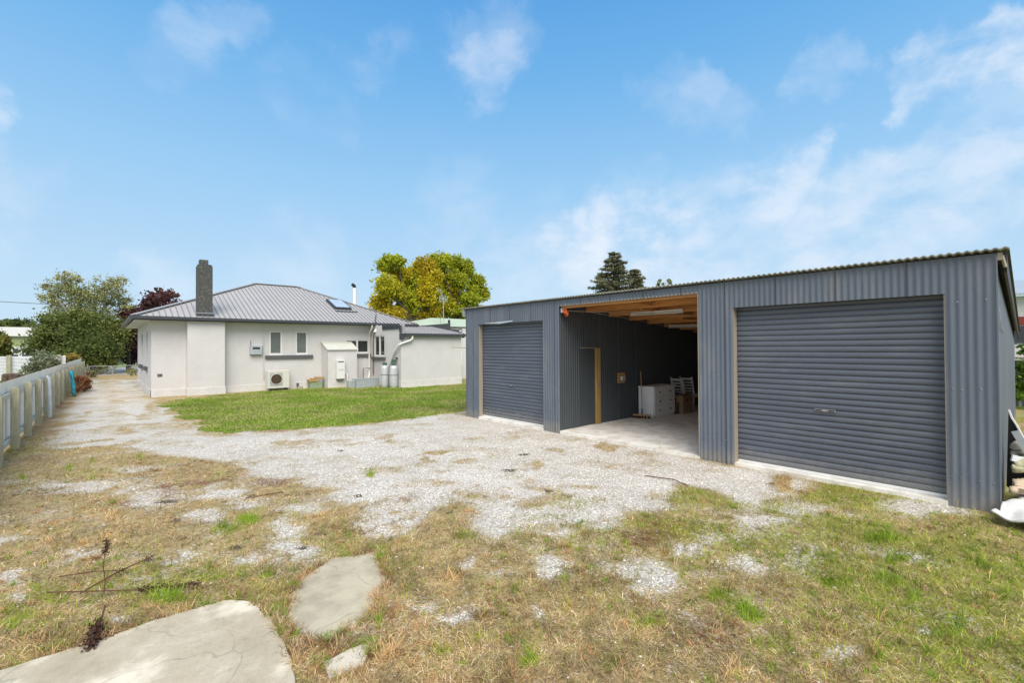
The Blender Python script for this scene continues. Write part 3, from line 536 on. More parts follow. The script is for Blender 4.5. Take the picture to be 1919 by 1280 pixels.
# corner flashings
for yy in (YN-.012, YF+.002):
    mb = MB(); mb.box(XS-.016, XS+.05, yy-.002, yy+.012, .0, 2.97); mb.build('corner_flashing', m_slate, shed)
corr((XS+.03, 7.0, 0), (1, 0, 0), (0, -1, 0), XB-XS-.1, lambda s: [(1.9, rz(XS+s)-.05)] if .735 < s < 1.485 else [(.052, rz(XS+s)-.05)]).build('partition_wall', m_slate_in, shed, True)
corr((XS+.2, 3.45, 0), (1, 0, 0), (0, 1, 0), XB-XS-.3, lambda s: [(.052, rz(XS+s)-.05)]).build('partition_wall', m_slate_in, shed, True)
# roof sheet: corrugations run down the slope, profile along y
mb = MB(); N = int((YF+.2-(YN-.11))/.0762*8)
for i in range(N+1):
    y = YN-.11+(YF+.31-YN)*i/N; dz = .0095*math.cos(2*PI*(y-YN)/.0762)
    for x_ in (XS-.075, XB+.15): mb.v += [(x_, y, rz(x_)+.026+dz), (x_, y, rz(x_)+.010+dz)]
    if i:
        k = 4*(i-1); mb.f += [(k, k+2, k+6, k+4), (k+1, k+5, k+7, k+3), (k, k+4, k+5, k+1), (k+2, k+3, k+7, k+6)]
mb.build('roof', m_galv_roof, shed, True)
# ply lining under the roof and rafters (open bay), lintel
mb = MB(); mb.add([(XS+.06, 3.5, rz(XS)-.045), (XB-.1, 3.5, rz(XB)-.045), (XB-.1, 6.98, rz(XB)-.045), (XS+.06, 6.98, rz(XS)-.045)], [(0, 1, 2, 3)]); mb.build('ceiling_lining', m_ply, shed)
for k in range(11):
    x_ = XS+.09+.88*k; mb = MB(); zt = rz(x_)-.05; hh = .13 if k else .15
    mb.box(x_-.022, x_+.022, 3.48, 6.97, zt-hh, zt); mb.build('joist', m_timber, shed)
mb = MB()
for k in range(9): x_ = XS+.55+.88*k; yy = 5.2+.35*(k % 2); mb.bar((x_-.36, yy, rz(x_)-.12), (x_+.36, yy, rz(x_)-.12), .04, .11)
mb.build('blocking', m_timber, shed)
MB().bar((XS+.07, 6.9, 2.74), (XS+3.2, 4.1, 2.58), .03, .012).build('brace_strap', m_jamb, shed)
MB().bar((XS+.02, 3.752, .05), (XS+.02, 3.752, 2.84), .016, .05).build('jamb', m_jamb, shed)
MB().box(XS+.0, XS+.045, 3.74, 6.95, 2.843, 2.87).build('lintel', m_jamb, shed)
# slab
for a_, b_, h_ in OPN: MB().box(XS-.006, XS+.0199, a_+.001, b_-.001, -.1, .05).build('threshold', m_concfloor, shed)
MB().box(XS+.2, XB-.2, 3.465, 3.49, .06, 2.2).build('bounce_panel', m_bounce, shed)  # unseen pale panel, added to bounce light into the open bay
mb = MB(); mb.box(XS+.02, XB, YN+.04, YF-.04, -.1, .05); mb.build('floor_slab', m_concfloor, shed, bevel=.006)
# roller doors
def roller(y0, y1, zt, k):
    yc = (y0+y1)/2
    d = MB(); pitch = .0835; z = .085; prof = [(0, -.014), (.07, -.014), (.12, -.002), (.22, .003), (.42, .0065), (.6, .0065), (.8, .003), (.93, -.002)]
    zs = []
    while z < zt+.02:
        zs += [(z+pitch*t_, dx) for t_, dx in prof]; z += pitch
    x0 = XS+.15
    for z_, dx in zs: d.v += [(x0-dx, y0+.02, z_), (x0-dx, y1-.005, z_)]
    for i in range(len(zs)-1): a = 2*i; d.f.append((a, a+1, a+3, a+2))
    door = d.build('roller_door', m_door, shed, True)
    MB().box(x0-.02, x0+.02, y0+.02, y1-.005, .052, .088).build('bottom_rail', m_white, door, bevel=.004)
    hy, hz_ = k
    mb = MB()
    for s_ in (-1, 1): mb.box(x0-.022, x0-.006, hy+s_*.075-.055, hy+s_*.075+.055, hz_-.016, hz_+.016)
    h_ = mb.build('handle', m_silver, door, bevel=.003)
    for q_ in (-.12, .04): MB().box(x0-.024, x0-.0221, hy+q_, hy+q_+.08, hz_-.009, hz_+.009).build('grip_slot', m_black, h_)
    MB().box(x0-.026, x0-.01, hy-.018, hy+.018, hz_-.018, hz_+.018).build('lock', m_silver, door)
    # timber jambs, head
    MB().box(XS+.012, XS+.14, y1-.004, y1+.03, .05, zt+.02).build('jamb', m_jamb, shed)
    MB().box(XS+.012, XS+.14, y0-.03, y0+.012, .05, zt+.02).build('jamb', m_jamb, shed)
    MB().box(XS+.2, XS+.24, y0, y1, zt-.1, zt+.25).build('door_hood', m_black, shed)
roller(.66, 3.17, 2.555, (1.95, 1.0)); roller(7.47, 9.93, 2.55, (8.75, .95))
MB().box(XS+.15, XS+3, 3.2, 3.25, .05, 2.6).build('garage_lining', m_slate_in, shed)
# torn flashing over small roller door
mb = MB(); mb.add([(XS-.02, 9.62, 2.56), (XS-.03, 9.0, 2.535), (XS-.025, 8.5, 2.57), (XS-.02, 8.5, 2.6), (XS-.022, 9.62, 2.575)], [(0, 1, 2, 3, 4)]); mb.build('flashing_strip', m_galv, shed)
# bent gutter end at the far corner, timber bits and stains on the near corner
mb = MB()
for k in range(5): mb.box(XS-.05, XS+.35, YF+.03, YF+.11+.02*(k % 2), 2.80+.04*k, 2.825+.04*k)
mb.build('gutter_end', m_galv, shed)
mb = MB()
mb.add([(XS+.02, YN-.085, rz(XS)-.005), (XB+.1, YN-.085, rz(XB)-.005), (XB+.1, YN-.085, rz(XB)-.2), (XS+.14, YN-.085, rz(XS)-.23), (XS+.03, YN-.085, rz(XS)-.09),
        (XS+.02, YN-.06, rz(XS)-.005), (XB+.1, YN-.06, rz(XB)-.005), (XB+.1, YN-.06, rz(XB)-.2), (XS+.14, YN-.06, rz(XS)-.23), (XS+.03, YN-.06, rz(XS)-.09)],
       [(0, 1, 2, 3, 4), (9, 8, 7, 6, 5), (0, 5, 6, 1), (1, 6, 7, 2), (2, 7, 8, 3), (3, 8, 9, 4), (4, 9, 5, 0)]); mb.build('barge_board', m_black, shed)
mb = MB(); mb.box(XS-.012, XS+.018, YN-.055, YN-.012, 2.90, 2.985); mb.bar((XS+.0, YN-.05, 2.95), (XS+.05, YN-.075, 2.82), .02, .03); mb.build('splintered_timber', m_jamb, shed)
def wire(pts, r, name, mt, par): return MB().tube(pts, r, 5).build(name, mt, par, True)
wire([(XS+.05, YN-.02, 2.35), (XS+.07, YN-.024, 2.22), (XS+.3, YN-.02, 2.19), (XS+.8, YN-.02, 2.13), (XS+1.6, YN-.02, 2.11)], .005, 'wire', m_galv, shed)
for k in range(14):
    yy = YN+.762*k+.019+.0762*.0
    if yy < YN+.1 or yy > YF-.05: continue
    for z0_, z1_ in zfront(yy-YN): MB().box(XS-.0105, XS-.0045, yy-.0035, yy+.0035, max(z0_, .01), z1_-.01).build('sheet_lap', m_seam, shed)
for k in range(33):
    yy = YN+.0381*2+.3048*k
    if yy < YF-.05: MB().box(XS-.0105, XS-.006, yy-.006, yy+.006, 2.90, 2.912).build('screw', m_sill, shed)
for (yy, z_) in ((.62, .36), (.545, .355), (.39, .35), (.27, .35), (.31, 2.46), (.55, 2.45), (.36, 1.42), (.52, 1.40), (.6, 1.41), (3.3, .4), (3.5, .41), (3.6, .4), (3.4, 1.45), (3.55, 1.44), (10.1, .35), (10.3, .35), (7.1, .36), (7.3, .37), (7.2, 1.4)):
    MB().box(XS-.0125, XS-.008, yy-.0065, yy+.0065, z_-.0065, z_+.0065).build('screw', m_silver, shed)
# personnel door in the partition
pd = MB().box(8.36, 8.955, 7.02, 7.05, .055, 1.895).build('side_door', m_slate_in, shed)
MB().box(8.958, 9.10, 6.965, 7.07, .052, 1.90).build('door_post', m_yellowt, shed)
MB().box(8.985, 9.03, 6.958, 6.964, .98, 1.08).build('latch', m_silver, shed)
MB().box(8.36, 8.955, 6.985, 7.018, 1.897, 1.915).build('door_head', m_jamb, shed)
# vertical seam lines of lapped sheets
for s_ in (.73, 1.49, 2.25, 3.05): MB().box(XS+s_, XS+s_+.012, 6.978, 6.986, 1.915 if s_ < 1.49 else .06, rz(XS+s_)-.06).build('sheet_seam', m_slate, shed)

# things in the open bay
def light(x, y0, y1, z, label):
    r = empty('fluorescent_light', (x, y0, z), label, 'ceiling light', 'fluorescent battens under the shed roof')
    MB().box(x-.03, x+.03, y0, y1, z-.012, z+.03).build('casing', m_white, r, bevel=.004); MB().tube([(x, y0+.03, z-.035), (x, y1-.03, z-.035)], .019, 10).build('tube', m_offwhite, r, True)
    for yy in (y0+.012, y1-.012): MB().box(x-.02, x+.02, yy-.012, yy+.012, z-.055, z-.012).build('end_cap', m_white, r)
p1 = at(1184, 589, 2, 2.68); light(p1[0]+.06, 4.87, 6.15, 2.70, 'white fluorescent batten nearest the open front of the middle bay')
light(12.0, 4.6, 6.75, 2.50, 'white fluorescent batten further back in the bay, half hidden by the pier')
cb = wire([(XS+1.0, 6.93, 2.76), (XS+2.6, 6.93, 2.66), (XS+5.5, 6.93, 2.45), (XS+9, 6.93, 2.2)], .012, 'conduit', m_jamb, None); tag(cb, 'thin pale conduit run along the top of the bay wall', 'conduit')
# switchboard
b = empty('fuse_board', (9.97, 6.98, 1.12), 'small wooden board with a white switch on the dark corrugated bay wall', 'fuse board')
MB().box(9.82, 10.12, 6.955, 6.985, .99, 1.26).build('backboard', m_boxwood, b, bevel=.003)
MB().box(9.92, 10.09, 6.925, 6.954, 1.07, 1.16).build('switch', m_white, b, bevel=.004); MB().box(9.985, 10.0, 6.915, 6.924, 1.09, 1.14).build('toggle', m_black, b); MB().box(10.04, 10.055, 6.915, 6.924, 1.09, 1.14).build('toggle', m_black, b)
# orange strap bundle at the corner of the opening
b = empty('strap_bundle', (XS+.06, 6.86, 2.72), 'orange strap bundle hanging at the top corner of the open bay', 'strap')
for k in range(4):
    pts = [(XS+.05+.02*k, 6.84+.05*math.sin(a+k)*.9, 2.74+.055*math.cos(a)-.02*k) for a in np.linspace(.4, 5.8, 12)]
    MB().tube(pts, .012, 6).build('loop', m_orange, b, True)
MB().box(XS+.03, XS+.10, 6.90, 6.945, 2.70, 2.80).build('bracket', m_galv, b)
# chest of drawers
ch = empty('chest_of_drawers', (11.27, 6.72, .05), 'white painted chest with six round knobbed drawers against the bay wall', 'chest of drawers')
x0, x1, y0, y1 = 10.72, 11.82, 6.50, 6.95
MB().box(x0, x1, y0+.012, y1, .10, .84).box(x0+.02, x1-.02, y0+.03, y1, .05, .10).build('carcass', m_chest, ch, bevel=.004)
MB().box(x0-.02, x1+.02, y0-.02, y1+.005, .842, .872).build('top', m_chest, ch, bevel=.006)
for i in range(2):
    for j in range(3):
        a = x0+.03+i*.525; z_ = .125+j*.238
        dr = MB().box(a, a+.515, y0-.006, y0+.0115, z_, z_+.226).build('drawer', m_chest, ch, bevel=.004)
        kn = MB().lathe([(.012, 0), (.010, .008), (.022, .016), (.024, .026), (.014, .034)], (0, 0, 0), 14).build('knob', m_black, dr, True)
        kn.data.transform(Matrix.Translation((a+.257, y0-.006, z_+.113)) @ Matrix.Rotation(PI/2, 4, 'X'))
# broom
br = empty('broom', (10.6, 6.8, .05), 'push broom with long wooden handle standing against the white chest', 'broom')
MB().bar((10.42, 6.93, .135), (10.60, 6.51, .135), .06, .04).build('head', m_broomw, br, bevel=.008)
mb = MB()
for k in range(90):
    t_ = random.random(); q = random.uniform(-.025, .025); px_ = 10.42+.18*t_+q; py_ = 6.94-.42*t_+q*.4; mb.bar((px_, py_, .116), (px_+random.uniform(-.012, .012), py_+random.uniform(-.012, .012), .052), .007, .007)
mb.build('bristles', m_bristle, br)
MB().tube([(10.52, 6.72, .155), (10.54, 6.73, .30)], .02, 10).build('socket', m_black, br, True); MB().tube([(10.535, 6.727, .26), (10.60, 6.80, 1.28)], [.012, .0115], 10).build('handle', m_broomw, br, True)
# boxes
def carton(x0, x1, y0, y1, z1, label, mt, strip=True):
    b = empty('storage_box', ((x0+x1)/2, (y0+y1)/2, .05), label, 'box'); MB().box(x0, x1, y0, y1, .05, z1-.03).build('body', mt, b, bevel=.006)
    MB().box(x0-.01, x1+.01, y0-.01, y1+.01, z1-.028, z1).build('lid', mt, b, bevel=.005)
    if strip: MB().box(x0+.12, x0+.26, y0-.013, y0-.0105, z1-.17, z1-.09).build('label_patch', m_red, b)
    return b
carton(11.95, 12.48, 6.34, 6.55, .55, 'brown storage box between the white chest and the chairs', m_card); carton(11.84, 11.93, 6.45, 6.7, .36, 'narrow dark brown box wedged beside the white chest', m_stump, False)
# chairs
def chair(loc, rot, label, copy=None):
    g_ = 'white slat back chairs in the shed bay'
    if copy is None:
        r = empty('dining_chair', (0, 0, 0), label, 'chair', g_)
        MB().box(-.21, .21, -.21, .21, .43, .465).build('seat', m_bottle, r, bevel=.012)
        for sx in (-1, 1):
            MB().bar((sx*.19, -.19, 0), (sx*.19, -.19, .43), .036, .036, (0, 1, 0)).build('leg', m_white, r)
            mb = MB(); mb.bar((sx*.19, .19, 0), (sx*.19, .19, .45), .034, .036, (0, 1, 0)); mb.bar((sx*.19, .19, .44), (sx*.185, .24, .72), .034, .036, (0, 1, 0)); mb.bar((sx*.185, .24, .71), (sx*.18, .31, .97), .034, .034, (0, 1, 0)); mb.build('leg', m_white, r)
        for z_, y_, h_ in ((.90, .292, .07), (.80, .262, .04), (.71, .24, .04), (.62, .222, .04), (.54, .208, .04)): MB().box(-.175, .175, y_-.008, y_+.01, z_-h_/2, z_+h_/2).build('back_slat', m_white, r)
        MB().box(-.175, .175, -.2, -.182, .36, .428).box(-.175, .175, .182, .2, .36, .428).box(-.2, -.182, -.17, .17, .36, .428).box(.182, .2, -.17, .17, .36, .428).build('apron', m_white, r)
    else:
        r = copy.copy(); COL.objects.link(r); r['label'] = label
        for c_ in [o for o in bpy.data.objects if o.parent == copy]: d_ = c_.copy(); COL.objects.link(d_); iv_ = c_.matrix_parent_inverse.copy(); d_.parent = r; d_.matrix_parent_inverse = iv_
    r.location = loc; r.rotation_euler = (0, 0, rot); return r
c1_ = chair((12.74, 6.77, .05), R_(86), 'white slat back chair standing nearer the chest'); chair((13.25, 6.78, .05), R_(92), 'white slat back chair behind the nearer chair, by the pier', c1_)

# ------------------------------------------------------------------ house
YH, YW, XW = 23.35, 20.0, 10.68
house = empty('house', (6, 28, 0), 'low white painted brick house with grey hipped metal roof and dark chimney', 'house')
wins = [(5.74, 6.31, 1.61, 2.735), (6.89, 7.46, 1.61, 2.735), (9.30, 10.60, 1.62, 2.36)]
wall_open((1.44, YH, 0), (1, 0, 0), (0, -1, 0), XW-1.44+.1, .0, 3.12, [(a-1.44, b-1.44, c, d) for a, b, c, d in wins], .25).build('wall', m_wall, house)
sw = [(25.35, 26.45, 1.17, 2.75), (28.6, 30.1, 1.17, 2.75)]
wall_open((1.44, 33, 0), (0, -1, 0), (-1, 0, 0), 33-YH, .0, 3.12, [(33-b, 33-a, c, d) for a, b, c, d in sw], .25).build('wall', m_wall, house)
MB().box(1.7, 17, 32.75, 33, 0, 3.1).build('wall', m_wall, house); MB().box(16.9, 17.1, 23.6, 32.7, 0, 3.1).build('wall', m_wall, house)
MB().box(2.59, 3.915, YH-.40, YH-.002, -.02, 3.10).build('chimney_breast', m_wall, house, bevel=.01)
MB().box(1.41, XW, YH-.025, YH-.001, -.02, .30).box(1.41, 1.438, YH-.025, 33, -.02, .30).build('plinth', m_plinth, house, bevel=.006)
MB().box(2.565, 3.94, YH-.425, YH-.026, -.02, .30).build('plinth', m_plinth, house, bevel=.006)
def window(a, b, c, d, axis, depth, panes, mglass, par, sill=None, transom=None):
    """axis 'y-': facing -Y at plane depth; axis 'x-': facing -X"""
    def bx(mb, u0, u1, w0, w1, z0, z1):
        return mb.box(u0, u1, depth+w0, depth+w1, z0, z1) if axis == 'y-' else mb.box(depth+w0, depth+w1, u0, u1, z0, z1)
    fr = MB(); f_ = .075
    bx(fr, a, b, .02, .12, c, c+f_*1.3); bx(fr, a, b, .02, .12, d-f_*.8, d); bx(fr, a, a+f_, .02, .12, c+f_*1.3, d-f_*.8); bx(fr, b-f_, b, .02, .12, c+f_*1.3, d-f_*.8)
    xs_ = [a+f_+(b-a-2*f_)*k/panes for k in range(panes+1)]
    for q in xs_[1:-1]: bx(fr, q-.045, q+.045, .025, .12, c+f_*1.3, d-f_*.8)
    wd_ = fr.build('window', m_white, par, bevel=.004)
    for k in range(panes):
        g_ = MB(); bx(g_, xs_[k]-.01, xs_[k+1]+.01, .07, .08, c+f_, d-f_*.7); g_.build('pane', mglass, wd_)
    return wd_
for a, b, c, d in wins[:2]: window(a, b, c, d, 'y-', YH, 1, m_frost, house)
window(*wins[2], 'y-', YH, 2, m_glass, house)
for a, b, c, d in sw: window(a, b, c, d, 'x-', 1.44, 1, m_glass, house)
MB().box(5.57, 7.68, YH-.09, YH+.055, 1.44, 1.605).build('sill', m_sill, house, bevel=.01)
MB().box(9.2, 10.66, YH-.09, YH+.055, 1.46, 1.615).build('sill', m_sill, house, bevel=.01)
for a, b, c, d in sw: MB().box(1.33, 1.49, a-.1, b+.1, c-.17, c-.003).build('sill', m_sill, house, bevel=.01)
# hipped roof
E0, E1, G0, G1, ZE = .86, 17.6, 22.82, 33.5, 3.235
RS = (5.45-ZE)/5.28; YR = (G0+G1)/2; RX0, RX1 = E0+5.34, 8.42; ZR = ZE+RS*(YR-G0); HE = 13.15
A_, B_, C_, D_ = (E0, G0, ZE), (HE, G0, ZE), (HE, G1, ZE), (E0, G1, ZE); R0, R1 = (RX0, YR, ZR), (RX1, YR, ZR)
mb = MB(); mb.add([A_, B_, C_, D_, R0, R1], [(0, 1, 5, 4), (1, 2, 5), (2, 3, 4, 5), (3, 0, 4)])
roof = mb.build('roof', m_roofh, house)
ribs = MB()
def rib(a, b, nrm=(0, 0, 1), w_=.022, h_=.05): ribs.bar(Vector(a)+Vector(nrm)*.012, Vector(b)+Vector(nrm)*.012, w_, h_, nrm)
nf = Vector((0, -RS, 1)).normalized()
x_ = E0+.2
while x_ < HE-.1:
    if x_ < RX0: f_ = (x_-E0)/(RX0-E0)
    elif x_ > RX1: f_ = (HE-x_)/(HE-RX1)
    else: f_ = 1.
    rib((x_, G0-.03, ZE-.01), (x_, G0+(YR-G0)*f_*.995, ZE+(ZR-ZE)*f_*.995), nf); x_ += .203
y_ = G0+.2; nl = Vector((-RS, 0, 1)).normalized()
while y_ < G1-.1:
    f_ = (y_-G0)/(YR-G0) if y_ < YR else (G1-y_)/(G1-YR)
    rib((E0-.03, y_, ZE-.01), (E0+(RX0-E0)*f_*.99, y_, ZE+(ZR-ZE)*f_*.99), nl); y_ += .203
ribs.build('roof_ribs', m_rib_shade, roof)
cap = MB()
for a, b in ((A_, R0), (R0, R1), (B_, R1), (D_, R0), (C_, R1)): cap.bar(Vector(a)+Vector((0, 0, .035)), Vector(b)+Vector((0, 0, .035)), .26, .02)
cap.build('ridge_cap', m_roofh, roof)
cap = MB()
for a, b in ((A_, R0), (R0, R1), (B_, R1)): cap.bar(Vector(a)+Vector((0, -.09, .012)), Vector(b)+Vector((0, -.09, .012)), .06, .035)
cap.build('ridge_flashing', m_ridgecap, roof)
# soffit, gutters
MB().box(E0+.05, XW+.05, G0+.04, YH+.1, 3.10, 3.112).box(E0+.05, 1.6, YH+.1, G1, 3.10, 3.112).build('soffit', m_soffit, house)
MB().box(E0-.02, HE+.1, G0-.10, G0+.02, 3.11, 3.235).box(E0-.02, HE+.1, G0+.02, G0+.045, 3.075, 3.20).build('gutter', m_char, house, bevel=.008)
MB().box(E0-.12, E0-.001, G0-.099, G1, 3.11, 3.233).build('gutter', m_char, house, bevel=.008)
# chimney
ck_ = MB().box(2.94, 3.47, 22.98, 23.55, 3.42, 5.44).box(2.965, 3.445, 23.005, 23.525, 5.44, 5.50).build('chimney', m_chim, house, bevel=.02)
MB().box(3.02, 3.33, 23.08, 23.4, 5.50, 5.70).build('chimney_pot', m_chim, ck_, bevel=.012)
MB().box(2.89, 3.52, 22.93, 23.60, 3.24, 3.42).build('flashing', m_char, ck_); MB().box(2.90, 3.51, 22.94, 23.59, 3.421, 3.44).build('flashing_rim', m_galv, ck_)
# skylight
def onroof(x, y, k=0.): return Vector((x, y, ZE+RS*(y-G0)))+nf*k
mb = MB(); P4 = [onroof(9.25, 24.6, .02), onroof(10.15, 24.6, .02), onroof(10.15, 25.95, .02), onroof(9.25, 25.95, .02)]; mb.prism(P4, nf*.11); sk = mb.build('skylight', m_char, roof)
mb = MB(); mb.prism([onroof(9.33, 24.68, .131), onroof(10.07, 24.68, .131), onroof(10.07, 25.87, .131), onroof(9.33, 25.87, .131)], nf*.012); mb.build('pane', m_glassclear, sk)
mb = MB(); mb.prism([onroof(9.15, 24.25, .035), onroof(10.35, 24.25, .035), onroof(10.35, 24.36, .035), onroof(9.15, 24.36, .035)], nf*.01); mb.build('flashing', m_ridgecap, sk)
# flue
mb = MB().tube([(12.6, 30, 3.5), (12.6, 30, 5.95)], .13, 14); fl = mb.build('flue', m_white, roof, True); MB().tube([(12.6, 30, 5.95), (12.57, 30, 6.08), (12.42, 30, 6.20)], [.11, .12, .10], 10).build('flue_cowl', m_black, fl, True)
MB().tube([(10.69, 22.84, 3.05), (10.73, 22.84, 3.55), (10.76, 22.84, 3.72)], [.035, .04, .02], 8).build('service_mast', m_sill, house, True)
# air vent, pipes
MB().box(1.635, 1.795, YH-.012, YH-.001, .81, .93).build('air_vent', m_sill, house)
MB().tube([(5.485, YH-.03, 3.08), (5.485, YH-.03, .95), (5.5, YH-.03, .55)], .022, 8).build('conduit_pipe', m_wall, house, True)
dp = MB().tube([(10.5, 22.76, 3.11), (10.5, 22.8, 2.98), (10.52, 23.1, 2.75), (10.56, 23.28, 2.55), (10.56, 23.28, .55), (10.40, 23.0, .3), (10.05, 22.2, .12)], .045, 10).build('downpipe', m_white, house, True)
MB().tube([(10.76, 22.74, 3.1), (10.74, 22.74, 2.93), (10.60, 22.72, 2.74)], .06, 10).build('rainwater_head', m_white, house, True)
MB().tube([(10.62, 22.72, 2.76), (10.63, 22.9, 2.6), (10.63, 22.95, .5)], .028, 8).build('waste_pipe', m_sill, house, True)
MB().tube([(9.75, 23.2, 1.15), (9.75, 23.2, .2)], .018, 8).tube([(9.6, 23.2, 1.15), (9.6, 23.2, .9)], .01, 6).tube([(9.6, 23.2, 1.12), (9.75, 23.2, 1.15)], .01, 6).build('tap_pipe', m_sill, house, True)
MB().tube([(10.2, 23.2, .2), (10.2, 23.2, .85), (10.6, 23.2, .85)], .018, 6).build('waste_pipe', m_sill, house, True)
# coal box lean-to against the wall
nx0, nx1, ny0 = 8.12, 9.56, 22.5
b = MB(); b.add([(nx0, ny0, -.02), (nx1, ny0, -.02), (nx1, YH-.026, -.02), (nx0, YH-.026, -.02), (nx0, ny0, 1.83), (nx1, ny0, 1.83), (nx1, YH-.026, 2.17), (nx0, YH-.026, 2.17)], [(0, 1, 5, 4), (1, 2, 6, 5), (2, 3, 7, 6), (3, 0, 4, 7), (4, 5, 6, 7), (0, 3, 2, 1)]); b.build('lean_to', m_wall, house)
MB().box(nx0-.02, nx1+.02, ny0-.022, ny0-.001, -.02, .30).build('plinth', m_plinth, house)
mb = MB(); mb.prism([(nx0-.05, ny0-.07, 1.83), (nx1+.05, ny0-.07, 1.83), (nx1+.05, YH-.005, 2.22), (nx0-.05, YH-.005, 2.22)], (0, 0, .035)); mb.build('lean_to_roof', m_soffit, house)
# rear wing
ww = [(21.72, 22.98, 1.46, 2.56)]
wall_open((XW, YH, 0), (0, -1, 0), (-1, 0, 0), YH-YW, .0, 3.08, [(YH-b, YH-a, c, d) for a, b, c, d in ww], .2).build('wall', m_wall, house)
window(*ww[0], 'x-', XW, 2, m_glass, house); MB().box(XW-.09, XW+.05, 21.6, 23.1, 1.30, 1.455).build('sill', m_sill, house, bevel=.01)
MB().box(XW+.003, 14.2, YW+.0, YW+.2, .0, 2.56).build('wall', m_wall, house); MB().box(14.0, 14.2, YW+.2, 23.3, .0, 2.56).build('wall', m_wall, house)
MB().box(XW-.022, XW-.001, YW-.02, YH-.03, -.02, .32).box(XW-.022, 14.22, YW-.022, YW-.001, -.02, .32).build('plinth', m_plinth, house, bevel=.006)
mb = MB(); mb.prism([(XW+.03, YW-.1, 2.60), (14.27, YW-.1, 2.60), (14.27, 23.2, 3.10), (XW+.03, 23.2, 3.10)], (0, 0, .03)); mb.build('wing_roof', m_roofh, house)
mb = MB()
for k in range(17): x_ = XW+.2+k*.21; mb.bar((x_, YW-.1, 2.645), (x_, 23.2, 3.145), .03, .03)
mb.build('roof_ribs', m_roofh, house)
MB().box(XW+.1, 14.36, YW-.22, YW-.101, 2.49, 2.625).build('gutter', m_char, house, bevel=.006); MB().box(XW-.03, XW+.099, YW-.16, YW+.12, 2.32, 2.62).box(14.22, 14.36, YW-.1, YW+.0, 2.42, 2.489).build('gutter_bracket', m_char, house)
MB().box(XW-.05, XW+.02, 20.1, 21.9, 2.84, 2.935).box(XW-.06, XW+.02, 20.1, 21.9, 2.936, 3.085).box(XW-.05, XW+.02, YW-.03, 20.09, 2.66, 3.0).build('parapet_trim', m_char, house)
mb = MB(); mb.prism([(14.28, YW-.1, 2.66), (14.28, 23.2, 3.2), (14.28, 23.2, 3.0), (14.28, YW-.1, 2.5)], (.06, 0, 0)); mb.build('barge_board', m_char, house)
mb = MB(); mb.prism([(13.2, 23.2, 3.14), (15.55, 23.0, 3.37), (15.55, 23.0, 2.80), (13.2, 23.2, 2.9)], (0, .08, 0)); mb.build('parapet', m_char, house); MB().box(15.4, 15.5, 22.95, 23.05, 3.37, 3.56).build('parapet_post', m_black, house)
MB().box(14.5, 17, 23.1, 23.3, 0, 2.85).build('wall', m_wall, house); mb = MB(); mb.prism([(15.6, 23.0, 3.0), (16.3, 22.9, 3.0), (16.3, 22.9, 2.80), (15.6, 23.0, 2.72)], (0, .06, 0)); mb.build('parapet', m_char, house)
lt = empty('outdoor_light', (14.25, 19.9, 2.75), 'small round security light at the wing corner below the parapet', 'wall light'); MB().lathe([(.0, -.06), (.05, -.05), (.065, 0), (.05, .05)], (14.2, 20.08, 2.80), 14).build('lamp_glass', m_offwhite, lt, True); MB().lathe([(.07, .0), (.075, .04)], (14.2, 20.08, 2.855), 14).build('cap', m_black, lt)
# wing downpipe feeding past the bottles
MB().tube([(11.2, YW-.17, 2.5), (11.2, YW-.17, 2.36), (11.1, YW-.12, 2.27), (10.66, YW-.09, 2.13), (10.56, YW+.0, 2.05), (10.58, 20.45, 1.75), (10.60, 21.15, .92), (10.6, 21.55, .6), (10.58, 22.0, .12)], .048, 10).build('downpipe', m_white, house, True)

# fixtures on and beside the house
def meter():
    r = empty('meter_box', (5.17, YH-.1, 1.7), 'grey metal meter box with round cornered window on the white wall left of the windows', 'meter box')
    MB().box(4.93, 5.42, YH-.17, YH-.003, 1.66, 2.07).build('case', m_galv, r, bevel=.015); MB().box(5.03, 5.32, YH-.178, YH-.171, 1.90, 1.985).build('glass_slot', m_black, r); MB().tube([(4.97, YH-.06, 2.07), (4.97, YH-.06, 2.28)], .012, 6).build('cable_entry', m_sill, r)
meter()
r = empty('heat_pump_unit', (6.02, 22.95, 0), 'white outdoor heat pump unit with a round fan grille below the small windows', 'heat pump')
a, b, c, d = 5.56, 6.48, 22.86, 23.16
MB().box(a, b, c, d, .10, .93).build('casing', m_offwhite, r, bevel=.02)
fx, fz = a+.36, .52
MB().box(a+.09, a+.62, c-.006, c-.001, fz-.30, fz+.29).build('grille_panel', m_galv, r)
ring = MB(); ring.tube([(fx+.24*math.cos(q), c-.02, fz+.24*math.sin(q)) for q in np.linspace(0, 2*PI, 33)], .012, 6, False); ring.build('grille_ring', m_offwhite, r, True)
fan = MB(); fan.tube([(fx, c-.008, fz), (fx, c-.0065, fz)], [.235, .235], 28); fan.build('fan_recess', m_black, r)
gr_ = MB()
for q in range(9): gr_.tube([(fx-.2+.05*q, c-.02, fz-math.sqrt(max(.001, .055-(.2-.05*q)**2))), (fx-.2+.05*q, c-.02, fz+math.sqrt(max(.001, .055-(.2-.05*q)**2)))], .004, 4)
gr_.build('grille_bars', m_boxwood, r)
for s_ in (a+.1, b-.14): MB().box(s_, s_+.05, c-.02, d+.02, 0, .098).build('foot', m_black, r)
MB().tube([(b+.06, 23.25, .95), (b+.06, 23.25, .25), (b+.02, 23.1, .2)], .02, 6).build('pipe', m_offwhite, r, True)
